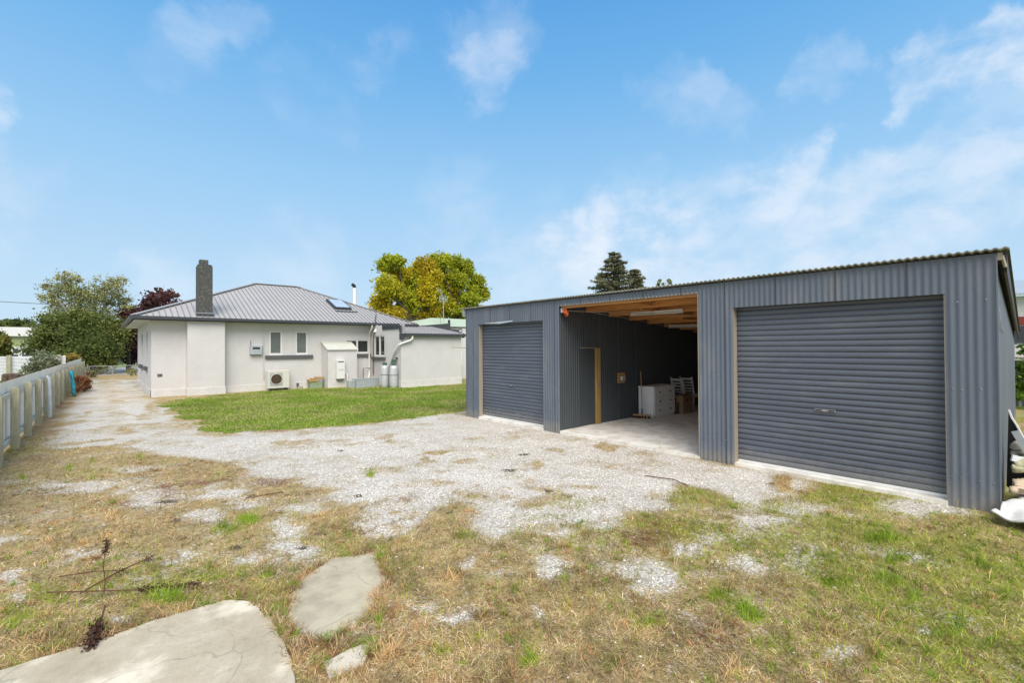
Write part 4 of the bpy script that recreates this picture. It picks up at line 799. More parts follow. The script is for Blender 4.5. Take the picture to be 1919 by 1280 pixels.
r = empty('gully_trap', (7.0, 23.1, 0), 'small dark drain fitting on the ground right of the heat pump', 'drain'); MB().box(6.9, 7.12, 23.0, 23.2, 0, .12).build('surround', m_conc, r, bevel=.01); MB().box(6.86, 6.95, 23.02, 23.12, .121, .28).build('outlet', m_sill, r)
r = empty('water_heater', (8.68, 22.4, .4), 'tall white gas water heater mounted on the lean-to wall', 'water heater')
MB().box(8.48, 8.86, 22.27, 22.475, .42, 1.36).build('casing', m_white, r, bevel=.015); MB().box(8.53, 8.81, 22.262, 22.269, 1.24, 1.28).build('vent_slot', m_black, r)
MB().box(8.56, 8.78, 22.262, 22.269, .86, .90).build('label_strip', m_bottle, r); MB().box(8.5, 8.82, 22.30, 22.45, .38, .418).build('base', m_sill, r); MB().tube([(8.92, 22.42, .72), (9.0, 22.38, .62), (9.04, 22.36, -.0)], .03, 8).build('pipe', m_white, r, True)
# crate with green base
r = empty('planter_box', (7.75, 23.0, 0), 'old green and timber box against the white wall left of the lean-to', 'box')
MB().box(7.40, 7.98, 22.85, 23.2, .0, .30).build('base', mat('faded_green', (.20, .30, .20), .8, 0, .2, 8, dirt=(.4, .35, .25), dirtamt=.6), r, bevel=.01); MB().box(7.36, 7.72, 22.82, 23.2, .302, .42).box(7.70, 8.05, 22.9, 23.2, .421, .52).box(7.5, 7.75, 22.95, 23.2, .421, .47).build('timber_offcuts', m_yellowt, r, bevel=.01)
# galvanised tank
r = empty('galvanised_trough', (9.6, 21.6, 0), 'galvanised metal trough standing on the lawn edge in the corner', 'trough')
mb = MB(); x0, x1, y0, y1, z1 = 9.05, 10.2, 21.35, 21.9, .42
mb.box(x0, x1, y0, y0+.02, 0, z1).box(x0, x1, y1-.02, y1, 0, z1).box(x0, x0+.02, y0+.021, y1-.021, 0, z1).box(x1-.02, x1, y0+.021, y1-.021, 0, z1).box(x0+.021, x1-.021, y0+.021, y1-.021, 0, .03); mb.build('tank', m_galv, r)
MB().tube([(x0, y0, z1), (x1, y0, z1), (x1, y1, z1), (x0, y1, z1), (x0, y0, z1)], .014, 6).build('rim', m_galv, r); MB().box(x0-.3, x0-.01, 21.5, 21.85, 0, .38).build('side_tank', m_galv, r, bevel=.02)
# gas bottles
def bottle(x, y, label, cp=None):
    if cp is None:
        r = empty('gas_bottle', (x, y, 0), label, 'gas bottle', 'tall gas bottles at the wing corner')
        MB().lathe([(.16, .0), (.17, .05), (.185, .09), (.19, .16), (.19, .92), (.17, 1.02), (.12, 1.07), (.05, 1.09)], (x, y, 0), 24).build('cylinder', m_bottle, r, True)
        cl_ = MB(); cl_.lathe([(.105, 1.06), (.105, 1.20), (.095, 1.20), (.095, 1.06)], (x, y, 0), 18); cl_.build('collar', m_green, r)
        MB().tube([(x, y, 1.08), (x, y, 1.17)], .025, 8).build('valve', m_galv, r); MB().lathe([(.192, .60), (.194, .605), (.194, .625), (.192, .63)], (x, y, 0), 24).build('strap', m_sill, r)
        return r
    r = cp.copy(); COL.objects.link(r); r['label'] = label; r.location = (x, y, 0)
    for c_ in [o for o in bpy.data.objects if o.parent == cp]: d_ = c_.copy(); COL.objects.link(d_); iv_ = c_.matrix_parent_inverse.copy(); d_.parent = r; d_.matrix_parent_inverse = iv_
b1 = bottle(10.42, 20.26, 'grey gas bottle further from the white downpipe, right of the pair'); bottle(10.22, 20.78, 'grey gas bottle beside the white downpipe, left of the pair', b1)
r = empty('gas_regulator', (10.5, 20.4, 1.35), 'small green gas regulator above the two bottles', 'regulator'); MB().box(10.40, 10.60, 20.32, 20.45, 1.22, 1.36).build('body', m_green, r, bevel=.02); MB().tube([(10.62, 20.38, 1.2), (10.62, 20.38, 1.42), (10.55, 20.38, 1.45)], .02, 8).build('pipe', m_sill, r, True); MB().lathe([(.05, 0), (.06, .05), (.02, .08)], (10.66, 20.38, 1.38), 12).build('dial', m_black, r)
# electrical box with pink label seen past the shed
r = empty('label_cabinet', (15.7, 22.9, .9), 'white cabinet with a pink label on the wall just left of the shed', 'cabinet')
MB().box(15.45, 16.2, 22.75, 23.09, .80, 1.65).build('case', m_white, r, bevel=.01); MB().box(15.55, 15.75, 22.74, 22.749, 1.1, 1.5).build('label_patch', m_pink, r); MB().box(15.5, 16.1, 22.75, 23.09, .25, .62).build('lower_box', m_black, r)
r = empty('clothes_line_arm', (10.95, 15, 1.9), 'rusty clothes line arm sticking out past the left end of the shed', 'clothes line'); MB().tube([(10.2, 15.0, 1.93), (12.6, 15.0, 1.86)], .015, 6).tube([(11.9, 15, 1.86), (11.9, 15, 0)], .03, 8).build('frame', m_post, r, True)
r = empty('tv_antenna', (22.26, 34, 4.3), 'thin tall television antenna above the pale green roof', 'antenna'); MB().tube([(22.26, 34, 4.1), (22.26, 34, 6.3)], .03, 6).build('mast', m_galv, r)
mb = MB()
for k in range(6): mb.tube([(21.85+k*.16, 34, 5.85), (21.85+k*.16, 34, 6.55-.05*abs(k-2.5))], .02, 4)
mb.tube([(21.8, 34, 6.15), (22.75, 34, 6.15)], .02, 4); mb.build('elements', m_galv, r)

# ------------------------------------------------------------------ boundary fence along the drive
def fx_(y): return -1.2+.01*(y-12)
fe = empty('boundary_fence', (-1.3, 25, 0), 'long low pale sheet fence with weathered posts running beside the gravel drive', 'fence')
PY_ = [11.3, 13.2, 15.0, 17.05, 19.0, 20.6, 22.5, 24.5, 26.3, 28.3, 30.4, 32.4, 34.5, 36.6, 38.7, 40.8, 42.6]
for k, y in enumerate(PY_):
    x = fx_(y)-.085; h = 1.14+random.uniform(-.02, .03)+(.06 if k < 4 else 0); ln_ = random.uniform(-.012, .012)
    mb = MB(); mb.prism([(x-.07, y-.035, -.1), (x+.055, y-.035, -.1), (x+.055+ln_, y-.035, h-.035), (x+.02+ln_, y-.035, h+.01), (x-.07+ln_, y-.035, h-.01)], (0, .10, 0)); mb.build('post', m_post, fe, bevel=.006)
for z_, nm in ((1.06, 'top_rail'), (.17, 'bottom_rail')):
    MB().bar((fx_(7)-.175, 7, z_), (fx_(43)-.175, 43, z_), .05, .09).build(nm, m_rail, fe)
corr((fx_(7)-.225, 7, 0), Vector((.01, 1, 0)).normalized(), (1, 0, 0), 36, lambda s: [(.08, 1.33)], .0762*2, .01, 4).build('sheet', m_fsheet, fe)
mb = MB()
for k in range(len(PY_)-1):
    y = (PY_[k]+PY_[k+1])/2; mb.box(fx_(y)-.215, fx_(y)-.185, y-.04, y+.04, .1, 1.02)
mb.build('batten', m_white, fe)
g_ = MB().tube([(fx_(18.4)+.02, 18.4, .02), (fx_(18.4)+.0, 18.4, 1.12), (fx_(18.4)-.05, 18.42, 1.2)], .045, 10).build('steel_pipe', m_galv, None, True); tag(g_, 'pale galvanised pipe standing against the fence posts', 'pipe')
# turquoise cloth over a post
y = 26.3; x = fx_(y); mb = MB(); prof = []
for i in range(9):
    for j in range(7):
        t_ = i/8; s_ = j/6; prof.append((x+.06+.10*t_+.05*math.sin(s_*9+t_*3), y-.32-.25*t_+(s_)*(.42+.35*t_), 1.05-.98*t_+.03*math.sin(s_*7)))
mb.add(prof, [(i*7+j, i*7+j+1, i*7+j+8, i*7+j+7) for i in range(8) for j in range(6)]); tq = mb.build('turquoise_cloth', m_turq, None, True); md = tq.modifiers.new('s', 'SOLIDIFY'); md.thickness = .03; tag(tq, 'crumpled turquoise cloth hanging from a post of the drive fence', 'cloth')

# ------------------------------------------------------------------ foliage
def leaves(clumps, n, size, cols, flat=.0, sparse=None, droop=0.):
    """clumps: (centre, radii, colour index or None); returns verts and tint"""
    V = []; T = []; cols = np.array(cols, float); vol = np.array([(c[1][0]*c[1][1]*c[1][2])**.7 for c in clumps]); vol /= vol.sum()
    for (c, r, ci), w_ in zip(clumps, vol):
        m = max(6, int(n*w_)); r = np.array(r, float); np_ = max(4, int(m/26))
        d = rng.normal(size=(np_, 3)); d /= np.linalg.norm(d, axis=1)[:, None]; pc = d*(rng.random((np_, 1))**.42)*r*.95; ptint = .72+.56*rng.random(np_)
        k = rng.integers(0, np_, m); ps = r.min()*.30*(.5+1.0*rng.random(np_)); off = rng.normal(size=(m, 3))*ps[k][:, None]*.62
        p = np.array(c)+pc[k]+off; p[:, 2] -= droop*rng.random(m)*np.abs(off[:, 0])
        a = rng.normal(size=(m, 3)); a[:, 2] *= (1-flat); a /= np.linalg.norm(a, axis=1)[:, None]; b = np.cross(a, rng.normal(size=(m, 3))); b /= np.linalg.norm(b, axis=1)[:, None]
        s_ = size*(.55+.8*rng.random(m))[:, None]; V.append(np.stack([p-a*s_*.5, p+b*s_*.32, p+a*s_*.5, p-b*s_*.32], 1))
        base = cols[ci] if ci is not None else cols[rng.integers(0, len(cols), m)]
        mixc = cols[rng.integers(0, len(cols), m)]; tt = (base*.6+mixc*.4)*ptint[k][:, None]*(.8+.4*rng.random((m, 1))); T.append(np.repeat(tt, 4, 0))
    return np.concatenate(V).reshape(-1, 3), np.concatenate(T)
def tree(name, label, base, clumps, n, size, cols, trunk_r, bark, group=None, top=None, cat='tree', stems=1, flat=0., twigs=0):
    r = empty(name, base, label, cat, group); V, T = leaves(clumps, n, size, cols, flat); arr_mesh('crown', V, 4, T, m_leaf, r)
    b = Vector(base); mb = MB(); cs = [Vector(c[0]) for c in clumps]; zt = top or max(c.z for c in cs)
    ctr = sum(cs, Vector())/len(cs)
    for s_ in range(stems):
        off = Vector((random.uniform(-.4, .4), random.uniform(-.4, .4), 0))*(stems > 1)*1.5
        fork = Vector((b.x*.6+ctr.x*.4, b.y*.6+ctr.y*.4, b.z+(zt-b.z)*.38))+off
        mb.tube([b+off*.3-Vector((0, 0, .2)), b.lerp(fork, .5)+Vector((random.uniform(-.1, .1), 0, 0)), fork], [trunk_r, trunk_r*.8, trunk_r*.62], 8)
        for c in cs[s_::stems]:
            m_ = fork.lerp(c, .5)+Vector((random.uniform(-.3, .3), random.uniform(-.3, .3), .15))
            mb.tube([fork, m_, c], [trunk_r*.5, trunk_r*.3, trunk_r*.1], 6)
            for q in range(twigs):
                e = c+Vector((random.gauss(0, 1), random.gauss(0, 1), random.uniform(-.1, 1.2)))*clumps[0][1][0]*.55; mb.tube([m_.lerp(c, .6), e], [trunk_r*.12, trunk_r*.03], 4)
    mb.build('trunk', bark, r, True); return r
def P3(px, py, ax, v): p = at(px, py, ax, v); return (float(p[0]), float(p[1]), float(p[2]))
def clump(px, py, ax, v, rpx, rpy, depth=None, ci=None, dv=0.):
    c = P3(px, py, ax, v+dv); c2 = P3(px+rpx, py, ax, v+dv); rx = float(np.linalg.norm(np.array(c2)-np.array(c)))*(.8 if ax == 1 else 1.); dist = math.hypot(c[0], c[1]); rx = dist*rpx/F*.9; rz_ = dist*rpy/F*.85
    return (c, (rx, depth or rx, rz_), ci)
YG = [(.46, .44, .025), (.58, .45, .02), (.31, .39, .025), (.50, .35, .02), (.38, .43, .025)]
def cl(L, ax, v, jit_=1.5): return [clump(px, py, ax, v, rx, ry, None, ci, random.uniform(-jit_, jit_)) for px, py, rx, ry, ci in L]
# big autumn tree behind the house: two trees
yt1 = cl([(727, 497, 22, 20, 2), (745, 490, 18, 14, 2), (722, 535, 22, 26, 0), (715, 570, 22, 24, 1), (735, 590, 28, 18, 3), (765, 525, 28, 30, 2), (795, 505, 24, 26, 3), (800, 545, 20, 34, 1), (765, 565, 26, 26, 4), (775, 592, 34, 14, 3), (740, 545, 20, 22, 0), (790, 575, 18, 20, 0), (705, 595, 14, 12, 3), (816, 525, 16, 24, 1), (814, 560, 14, 22, 0), (808, 585, 16, 18, 3), (752, 515, 20, 18, 1)], 1, 44)
tree('autumn_tree', 'yellow turning broad tree behind the house, left and more golden of two', P3(775, 628, 1, 44)[:2]+(0,), yt1, 44000, .26, YG, .38, m_bark, 'autumn trees behind the house')
yt2 = cl([(825, 490, 26, 18, 4), (855, 495, 22, 18, 2), (875, 505, 14, 22, 2), (830, 520, 22, 26, 0), (860, 525, 20, 22, 4), (893, 528, 18, 16, 4), (838, 575, 24, 22, 1), (812, 600, 24, 12, 0), (850, 540, 20, 24, 3), (905, 550, 14, 20, 4), (880, 560, 24, 16, 2), (895, 580, 18, 14, 1), (835, 560, 14, 24, 4), (858, 585, 28, 16, 2), (822, 590, 18, 14, 4), (885, 545, 14, 12, 2)], 1, 46)
tree('autumn_tree', 'greener broad tree behind the house, right one with gaps showing sky', P3(852, 628, 1, 46)[:2]+(0,), yt2, 40000, .26, [(.42, .44, .025), (.54, .45, .02), (.31, .38, .025), (.50, .38, .02), (.37, .42, .025)], .34, m_bark, 'autumn trees behind the house')
# conifer beyond the shed
def conifer(name, label, base, top, rad, n_w):
    r = empty(name, base, label, 'tree'); b = Vector(base); H = top-b.z; mb = MB(); mb.tube([b, b+Vector((0, 0, H*.98))], [.4, .03], 8); V = []; T = []
    z = .12
    while z < .995:
        L = rad*(1-z)**.75*(.8+.3*random.random())+.12; nb = int(7+8*(1-z)); a0 = random.random()*6
        for k in range(nb):
            a = a0+2*PI*k/nb+random.uniform(-.3, .3); l_ = L*random.uniform(.55, 1.15); d = Vector((math.cos(a), math.sin(a), random.uniform(-.02, .22)))
            p0 = b+Vector((0, 0, H*z)); p1 = p0+d*l_; mb.tube([p0, p1], [.05*(1-z)+.01, .008], 4, False); m = int(26+62*l_)
            t_ = rng.random(m)**.7; pc = np.array(p0)+np.outer(t_*l_, np.array(d)); pc += rng.normal(size=(m, 3))*np.array([.20, .20, .10])*(.5+l_*.16); pc[:, 2] -= .1*t_
            aa = np.array(d)+rng.normal(size=(m, 3))*.5; aa /= np.linalg.norm(aa, axis=1)[:, None]; bb = np.cross(aa, rng.normal(size=(m, 3))); bb /= np.linalg.norm(bb, axis=1)[:, None]
            s_ = (.34*(.5+.9*rng.random(m)))[:, None]; V.append(np.stack([pc-aa*s_*.5, pc+bb*s_*.16, pc+aa*s_*.6, pc-bb*s_*.16], 1))
            c_ = np.array([(.13, .155, .09), (.18, .19, .115), (.19, .165, .09)])[rng.integers(0, 3, m)]*(.7+.7*rng.random((m, 1)))*random.uniform(.7, 1.3); T.append(np.repeat(c_, 4, 0))
        z += .035
    mb.build('trunk', m_bark, r); arr_mesh('crown', np.concatenate(V).reshape(-1, 3), 4, np.concatenate(T), m_leaf, r)
cx_ = P3(1152, 560, 0, 45); conifer('conifer_tree', 'dark pointed conifer rising behind the open middle of the shed roof', (45, cx_[1], 0), P3(1155, 466, 0, 45)[2], 5.8, 0)
c2_ = P3(1190, 560, 0, 47); conifer('conifer_tree', 'shorter dark conifer leaning out right of the pointed conifer', (47, c2_[1], 0), P3(1192, 500, 0, 47)[2], 5.0, 0)
tree('sparse_tree', 'nearly bare twiggy tree showing over the shed roof right of the conifer', (40, P3(1245, 560, 0, 40)[1], 0), cl([(1240, 530, 12, 8, 0), (1252, 527, 10, 8, 0), (1213, 541, 8, 8, 0), (1262, 538, 10, 6, 0), (1232, 543, 12, 8, 0)], 0, 40, .8), 420, .3, [(.2, .24, .13), (.32, .32, .2)], .12, m_barkpale, None, None, 'tree', 1, 0, 7)
# trees beyond the drive
G1_ = [(.12, .16, .04), (.18, .215, .05), (.075, .11, .028), (.25, .265, .08)]
tree('bushy_tree', 'dense dark green bushy tree left beyond the drive gate', P3(120, 700, 1, 50)[:2]+(0,), cl([(94, 642, 20, 22, 1), (115, 618, 34, 28, 0), (150, 632, 34, 30, 2), (110, 655, 40, 24, 2), (88, 668, 16, 11, 3), (140, 665, 36, 22, 0), (80, 628, 11, 12, 1), (145, 600, 22, 18, 1), (95, 600, 18, 12, 3)], 1, 50), 24000, .19, G1_, .2, m_bark, 'trees beyond the gate')
tree('bushy_tree', 'dark green tree hanging low over the end of the drive beside the purple tree', P3(188, 706, 1, 49)[:2]+(0,), cl([(185, 620, 30, 28, 0), (212, 625, 22, 26, 3), (180, 655, 32, 26, 2), (205, 655, 20, 22, 0), (170, 685, 20, 14, 2), (195, 680, 18, 16, 1), (160, 640, 22, 26, 2)], 1, 49), 20000, .18, G1_, .28, m_bark, 'trees beyond the gate')
tree('birch_tree', 'tall airy tree with pale trunks rising over the dark bushes by the gate', P3(165, 705, 1, 53)[:2]+(0,), cl([(112, 540, 22, 16, 0), (130, 520, 16, 12, 1), (100, 562, 18, 12, 0), (145, 545, 20, 22, 2), (165, 565, 20, 22, 0), (130, 580, 24, 18, 1), (190, 540, 12, 22, 0), (215, 535, 18, 14, 1), (205, 565, 22, 18, 2), (232, 560, 12, 16, 0), (92, 536, 10, 6, 1), (228, 525, 10, 7, 1), (180, 590, 26, 16, 2), (238, 578, 9, 9, 1)], 1, 53), 15000, .14, [(.28, .30, .10), (.38, .36, .14), (.20, .23, .06), (.46, .44, .26)], .16, m_barkpale, None, None, 'tree', 2, 0, 3)
PU = [(.09, .035, .04), (.14, .055, .05), (.06, .03, .035), (.18, .09, .07)]
tree('plum_tree', 'dark purple leaved tree beside the left wall of the house', P3(240, 705, 1, 52)[:2]+(0,), cl([(235, 600, 16, 20, 0), (243, 630, 18, 26, 2), (255, 605, 18, 18, 1), (226, 632, 12, 18, 3), (250, 660, 16, 22, 2), (262, 585, 20, 12, 3), (240, 583, 9, 8, 1)], 1, 52), 9000, .24, PU, .18, m_bark, 'purple trees beyond the house')
tree('plum_tree', 'purple leaved treetop rising behind the house roof left of the chimney', P3(305, 700, 1, 50)[:2]+(0,), cl([(300, 562, 24, 16, 0), (315, 555, 16, 12, 3), (285, 572, 18, 14, 2), (330, 572, 14, 10, 1), (298, 548, 10, 7, 3), (275, 590, 20, 10, 0)], 1, 50), 3600, .24, PU, .16, m_bark, 'purple trees beyond the house', None, 'tree', 1, 0, 2)
tree('distant_tree', 'low dark tree line clump above the sage green neighbouring house', P3(30, 690, 1, 90)[:2]+(0,), cl([(12, 612, 14, 9, 0), (30, 608, 14, 8, 2), (45, 610, 14, 9, 0), (58, 616, 8, 6, 1)], 1, 90), 3500, .4, G1_, .3, m_bark)
tree('yellow_bush', 'yellowish bush at the left edge in front of the sage house', P3(5, 690, 1, 48)[:2]+(0,), cl([(2, 642, 11, 12, 0), (-4, 655, 14, 14, 1), (6, 656, 8, 9, 0), (-10, 630, 12, 10, 1)], 1, 48), 3000, .18, [(.20, .19, .04), (.13, .15, .03)], .08, m_bark, None, None, 'bush')
tree('grey_shrub', 'loose grey green shrub growing behind the drive fence', P3(72, 706, 1, 31)[:2]+(0,), cl([(70, 682, 16, 16, 0), (88, 675, 14, 12, 1), (100, 684, 12, 10, 0), (60, 695, 12, 10, 1), (80, 660, 8, 8, 0)], 1, 31, .5), 2600, .10, [(.19, .22, .13), (.28, .30, .20), (.12, .15, .07)], .04, m_bark, None, None, 'shrub', 2, 0, 3)
tree('yellow_shrub', 'low golden shrub at the far end of the drive fence', P3(136, 690, 1, 43)[:2]+(0,), cl([(135, 666, 9, 5, 0), (142, 669, 8, 4, 1), (126, 671, 7, 4, 0)], 1, 43, .3), 900, .1, [(.42, .30, .08), (.30, .24, .06)], .03, m_bark, None, None, 'shrub')
tree('rust_shrub', 'small rust brown dead shrub beside the turquoise cloth', (fx_(28)+.35, 28.6, 0), [((fx_(28)+.35, 28.6, .45), (.32, .5, .42), 0), ((fx_(29)+.4, 29.6, .25), (.3, .6, .25), 1), ((fx_(28)+.3, 27.8, .2), (.25, .3, .2), 1)], 1500, .09, [(.28, .12, .05), (.20, .09, .04), (.33, .2, .1)], .03, m_bark, None, None, 'shrub')
tree('gate_bush', 'small yellow green weed bush at the left gate post', (-.55, 42.8, 0), [((-.55, 42.8, .3), (.35, .3, .3), 0)], 500, .09, [(.25, .24, .08), (.3, .22, .1)], .02, m_bark, None, None, 'shrub'); tree('gate_bush', 'small yellow green weed bush at the right gate post by the planter wall', (1.5, 43.2, 0), [((1.5, 43.2, .28), (.3, .3, .28), 0)], 450, .09, [(.25, .26, .08), (.34, .3, .15)], .02, m_bark, None, None, 'shrub')
tree('ivy_hedge', 'bright green ivy growing on the fence past the right end of the shed', (20.5, .35, 0), [((20.3, .28, 1.15), (.4, .35, .45), 0), ((20.3, .30, .6), (.4, .3, .4), 1), ((20.4, .1, 1.7), (.3, .12, .2), 0), ((20.2, -.5, 1.2), (.4, .6, .6), 1)], 2600, .1, [(.10, .19, .02), (.16, .28, .03), (.06, .12, .02)], .04, m_bark, None, None, 'hedge')

# ------------------------------------------------------------------ beyond the yard
lft = -40
r = empty('corrugated_fence', (-6, 40, 0), 'white horizontal corrugated fence across the neighbouring lawn', 'fence')
mb = MB(); N = 17*8
for i in range(N+1):
    z_ = .12+1.42*i/N; dy = .012*math.cos(2*PI*i/8); mb.v += [(-16, 40+dy, z_), (-1.75, 40+dy, z_)]
    if i: k = 2*(i-1); mb.f.append((k, k+1, k+3, k+2))
mb.build('sheet', m_fwhite, r, True)
for px in (-30, 16, 110): x = P3(px, 690, 1, 39.9)[0]; MB().box(x-.09, x+.09, 39.85, 39.97, 0, 1.62).build('post', m_post, r)
r = empty('tree_stump', (-3.75, 37.5, 0), 'low dark brown stump on the grass beyond the drive fence', 'stump'); mb = MB()
for k in range(9): a_ = random.uniform(0, 6.3); mb.lathe([(.16, 0), (.15, random.uniform(.35, .6)), (.1, .62)], (-3.75+.28*math.cos(a_), 37.5+.2*math.sin(a_), 0), 9)
mb.build('stump_wood', m_stump, r)
# drive gate
gt = empty('drive_gate', (.5, 43.6, 0), 'low pale metal double gate with vee braces across the end of the drive', 'gate')
for a, b in ((-.72, .48), (.54, 1.72)):
    mb = MB()
    for z_ in (.10, .74): mb.tube([(a, 43.6, z_), (b, 43.6, z_)], .02, 6)
    for q in (a, b): mb.tube([(q, 43.6, .10), (q, 43.6, .74)], .02, 6)
    m_ = (a+b)/2
    for k in range(4): o_ = k*.16; mb.tube([(a, 43.6, .72-o_*.9), (m_, 43.6, .10+max(0, .28-o_))], .008, 4).tube([(b, 43.6, .72-o_*.9), (m_, 43.6, .10+max(0, .28-o_))], .008, 4)
    mb.build('gate_leaf', m_mesh, gt)
    ms = MB()
    for k in range(1, 12): x = a+(b-a)*k/12; ms.tube([(x, 43.6, .1), (x, 43.6, .74)], .004, 3)
    ms.build('gate_mesh', m_mesh, gt)
for q in (-.80, 1.80): MB().tube([(q, 43.6, -.1), (q, 43.6, .86)], .04, 8).build('gate_post', m_post, gt)
w1 = MB().box(1.95, 2.9, 41.6, 43.2, 0, 1.0).build('planter_wall', m_fwhite, None, bevel=.01); tag(w1, 'short pale wall beside the gate against the house corner', 'wall')
MBp = MB().box(-1.6, -.86, 43.4, 43.55, 0, .72); tag(MBp.build('gate_side_fence', m_post, None), 'short weathered timber fence panel left of the gate', 'fence')
rd = MB().add([(-200, 47, .004), (200, 47, .004), (200, 64, .004), (-200, 64, .004)], [(0, 1, 2, 3)]).build('road', m_road, None); tag(rd, kind='structure')
vg = MB().add([(-200, 64.01, .006), (200, 64.01, .006), (200, 84, .006), (-200, 84, .006)], [(0, 1, 2, 3)]).build('verge_grass', mat('verge_green', (.13, .20, .03), .95, 0, .2, 2.), None); tag(vg, kind='structure')
tag(MB().tube([(P3(207, 685, 1, 62)[0], 62, 0), (P3(207, 685, 1, 62)[0], 62, 2.1)], .12, 8).build('street_post', m_rail, None, True), 'pale short post beyond the gate beside the hanging tree', 'post')
r = empty('dark_house', (3, 86, 0), 'dark navy house far beyond the gate with white framed windows', 'house'); MB().box(.9, 16, 85, 95, 0, 2.9).build('wall', m_navy, r); mb = MB(); mb.prism([(.5, 84.6, 2.9), (16.4, 84.6, 2.9), (16.4, 90, 4.6), (.5, 90, 4.6)], (0, 0, .1)); mb.build('roof', m_char, r)
wx = P3(220, 655, 1, 84.9)[0]; w_ = MB().box(wx-.7, wx+.55, 84.9, 84.99, .85, 2.35).build('window', m_white, r); MB().box(wx-.55, wx-.05, 84.86, 84.89, 1.55, 2.2).box(wx-.55, wx+.3, 84.86, 84.89, .95, 1.4).build('pane', m_glass, w_)
tag(MB().box(.3, 9, 82, 82.2, 0, 1.05).build('low_wall', m_navy, None), 'low dark wall in front of the navy house beyond the gate', 'wall')
r = empty('sage_house', (-8, 60, 0), 'sage green flat roofed house with white fascia and white windows', 'house')
xr = P3(64, 650, 1, 60)[0]; MB().box(-22, xr, 60, 68, 0, 3.15).build('wall', m_neighg, r); MB().box(-22.5, xr+.3, 59.7, 68.3, 3.15, 3.95).build('fascia', m_white, r)
for a, b in ((21, 37), (38, 61)):
    x0 = P3(a, 655, 1, 59.9)[0]; x1 = P3(b, 655, 1, 59.9)[0]; w_ = MB().box(x0, x1, 59.9, 59.99, .9, 2.2).build('window', m_white, r); MB().box(x0+.1, x1-.1, 59.86, 59.89, 1.65, 2.05).box(x0+.1, x1-.1, 59.86, 59.89, 1.0, 1.5).build('pane', m_glass, w_)
r = empty('green_roof_house', (26, 36, 0), 'white neighbouring house with pale green hipped roof behind the wing', 'house')
MB().box(19.5, 33, 34.3, 42, 0, 3.7).build('wall', m_white, r); mb = MB(); mb.add([(18.9, 33.8, 3.72), (33.5, 33.8, 3.72), (33.5, 42.4, 3.72), (18.9, 42.4, 3.72), (23.5, 38, 4.75), (29, 38, 4.75)], [(0, 1, 5, 4), (1, 2, 5), (2, 3, 4, 5), (3, 0, 4), (0, 3, 2, 1)]); mb.build('roof', m_neighroof, r); MB().box(18.85, 33.5, 33.7, 33.799, 3.6, 3.75).build('gutter', m_sill, r); MB().tube([(22.9, 35.5, 4.1), (22.9, 35.5, 5.0)], .02, 5).build('vent_pipe', m_sill, r)
r = empty('white_house', (33, -3, 0), 'white weatherboard house with a red strip seen past the right end of the shed', 'house')
MB().box(30, 38, -9, 1.5, 0, 4.0).build('wall', m_white, r); mb = MB(); mb.prism([(29.6, -9.4, 4.02), (29.6, 1.9, 4.02), (34, 1.9, 5.0), (34, -9.4, 5.0)], (0, 0, .1)); mb.build('roof', m_galv, r); MB().box(29.9, 29.99, -9, 1.5, 2.75, 3.1).build('red_board', m_red, r); MB().box(29.92, 29.99, -9, 1.5, 1.6, 2.7).build('dark_board', m_char, r)  # charcoal board below the red one
mb = MB()
for k in range(14): mb.box(29.96, 29.985, -9, 1.5, 3.12+k*.065, 3.17+k*.065)
mb.build('weatherboards', m_white, r)
r = empty('steel_fence', (21, -3, 0), 'grey corrugated boundary fence with a timber rail past the right end of the shed', 'fence')
corr((21, -10, 0), (0, 1, 0), (-1, 0, 0), 12, lambda s: [(0, 1.95)], .15, .02, 6).build('sheet', m_fsheet if False else mat('grey_fence_sheet', (.22, .24, .24), .7, 0, .1, 2), r, True); MB().box(20.93, 20.97, -10, 2, 1.42, 1.5).build('rail', m_rail, r); MB().box(20.93, 20.97, -10, 2, 1.52, 1.9).build('white_board', m_fsheet, r)
tag(MB().tube([(-120, 120, 13.5), (-60, 100, 9.5), (P3(-40, 560, 1, 70)[0], 70, P3(-40, 563, 1, 70)[2]), (P3(90, 570, 1, 70)[0], 70, P3(90, 570, 1, 70)[2])], .03, 4, False).build('power_line', m_sill, None), 'thin overhead line crossing the sky at the left edge', 'cable')

# ------------------------------------------------------------------ junk heap by the near corner
def cloth(name, quad, mt, label, cat, thick=.02, amp=.04, seed=0, n=22, fold=3.):
    """quad: four corner points; wavy sheet"""
    q = [np.array(p, float) for p in quad]; vs = []
    for i in range(n+1):
        for j in range(n+1):
            s_, t_ = i/n, j/n; p = (q[0]*(1-s_)+q[1]*s_)*(1-t_)+(q[3]*(1-s_)+q[2]*s_)*t_
            w_ = (math.sin(s_*fold*5+seed+t_*2)+math.sin(t_*fold*7+seed*2+s_*3)*.6+float(vnoise(np.array(s_*5.), np.array(t_*5.+seed), seed))*1.4)
            e_ = .035*(float(vnoise(np.array(s_*6.+9), np.array(t_*6.), seed+3))-.5)
            vs.append((p[0]+e_, p[1]+e_, max(p[2]+amp*(.4+.4*w_), thick*.6+.002)))
    mb = MB().add(vs, [(i*(n+1)+j, (i+1)*(n+1)+j, (i+1)*(n+1)+j+1, i*(n+1)+j+1) for i in range(n) for j in range(n)])
    o = mb.build(name, mt, None, True); md = o.modifiers.new('s', 'SOLIDIFY'); md.thickness = thick; return tag(o, label, cat)
cloth('white_sheet', [(7.17, .27, .03), (7.55, .20, .12), (8.1, -.35, .10), (6.9, -.25, .02)], m_tarp_w, 'crumpled white sheet spilling onto the grass by the near shed corner', 'sheet', .02, .075, 1, 30, 1.7)
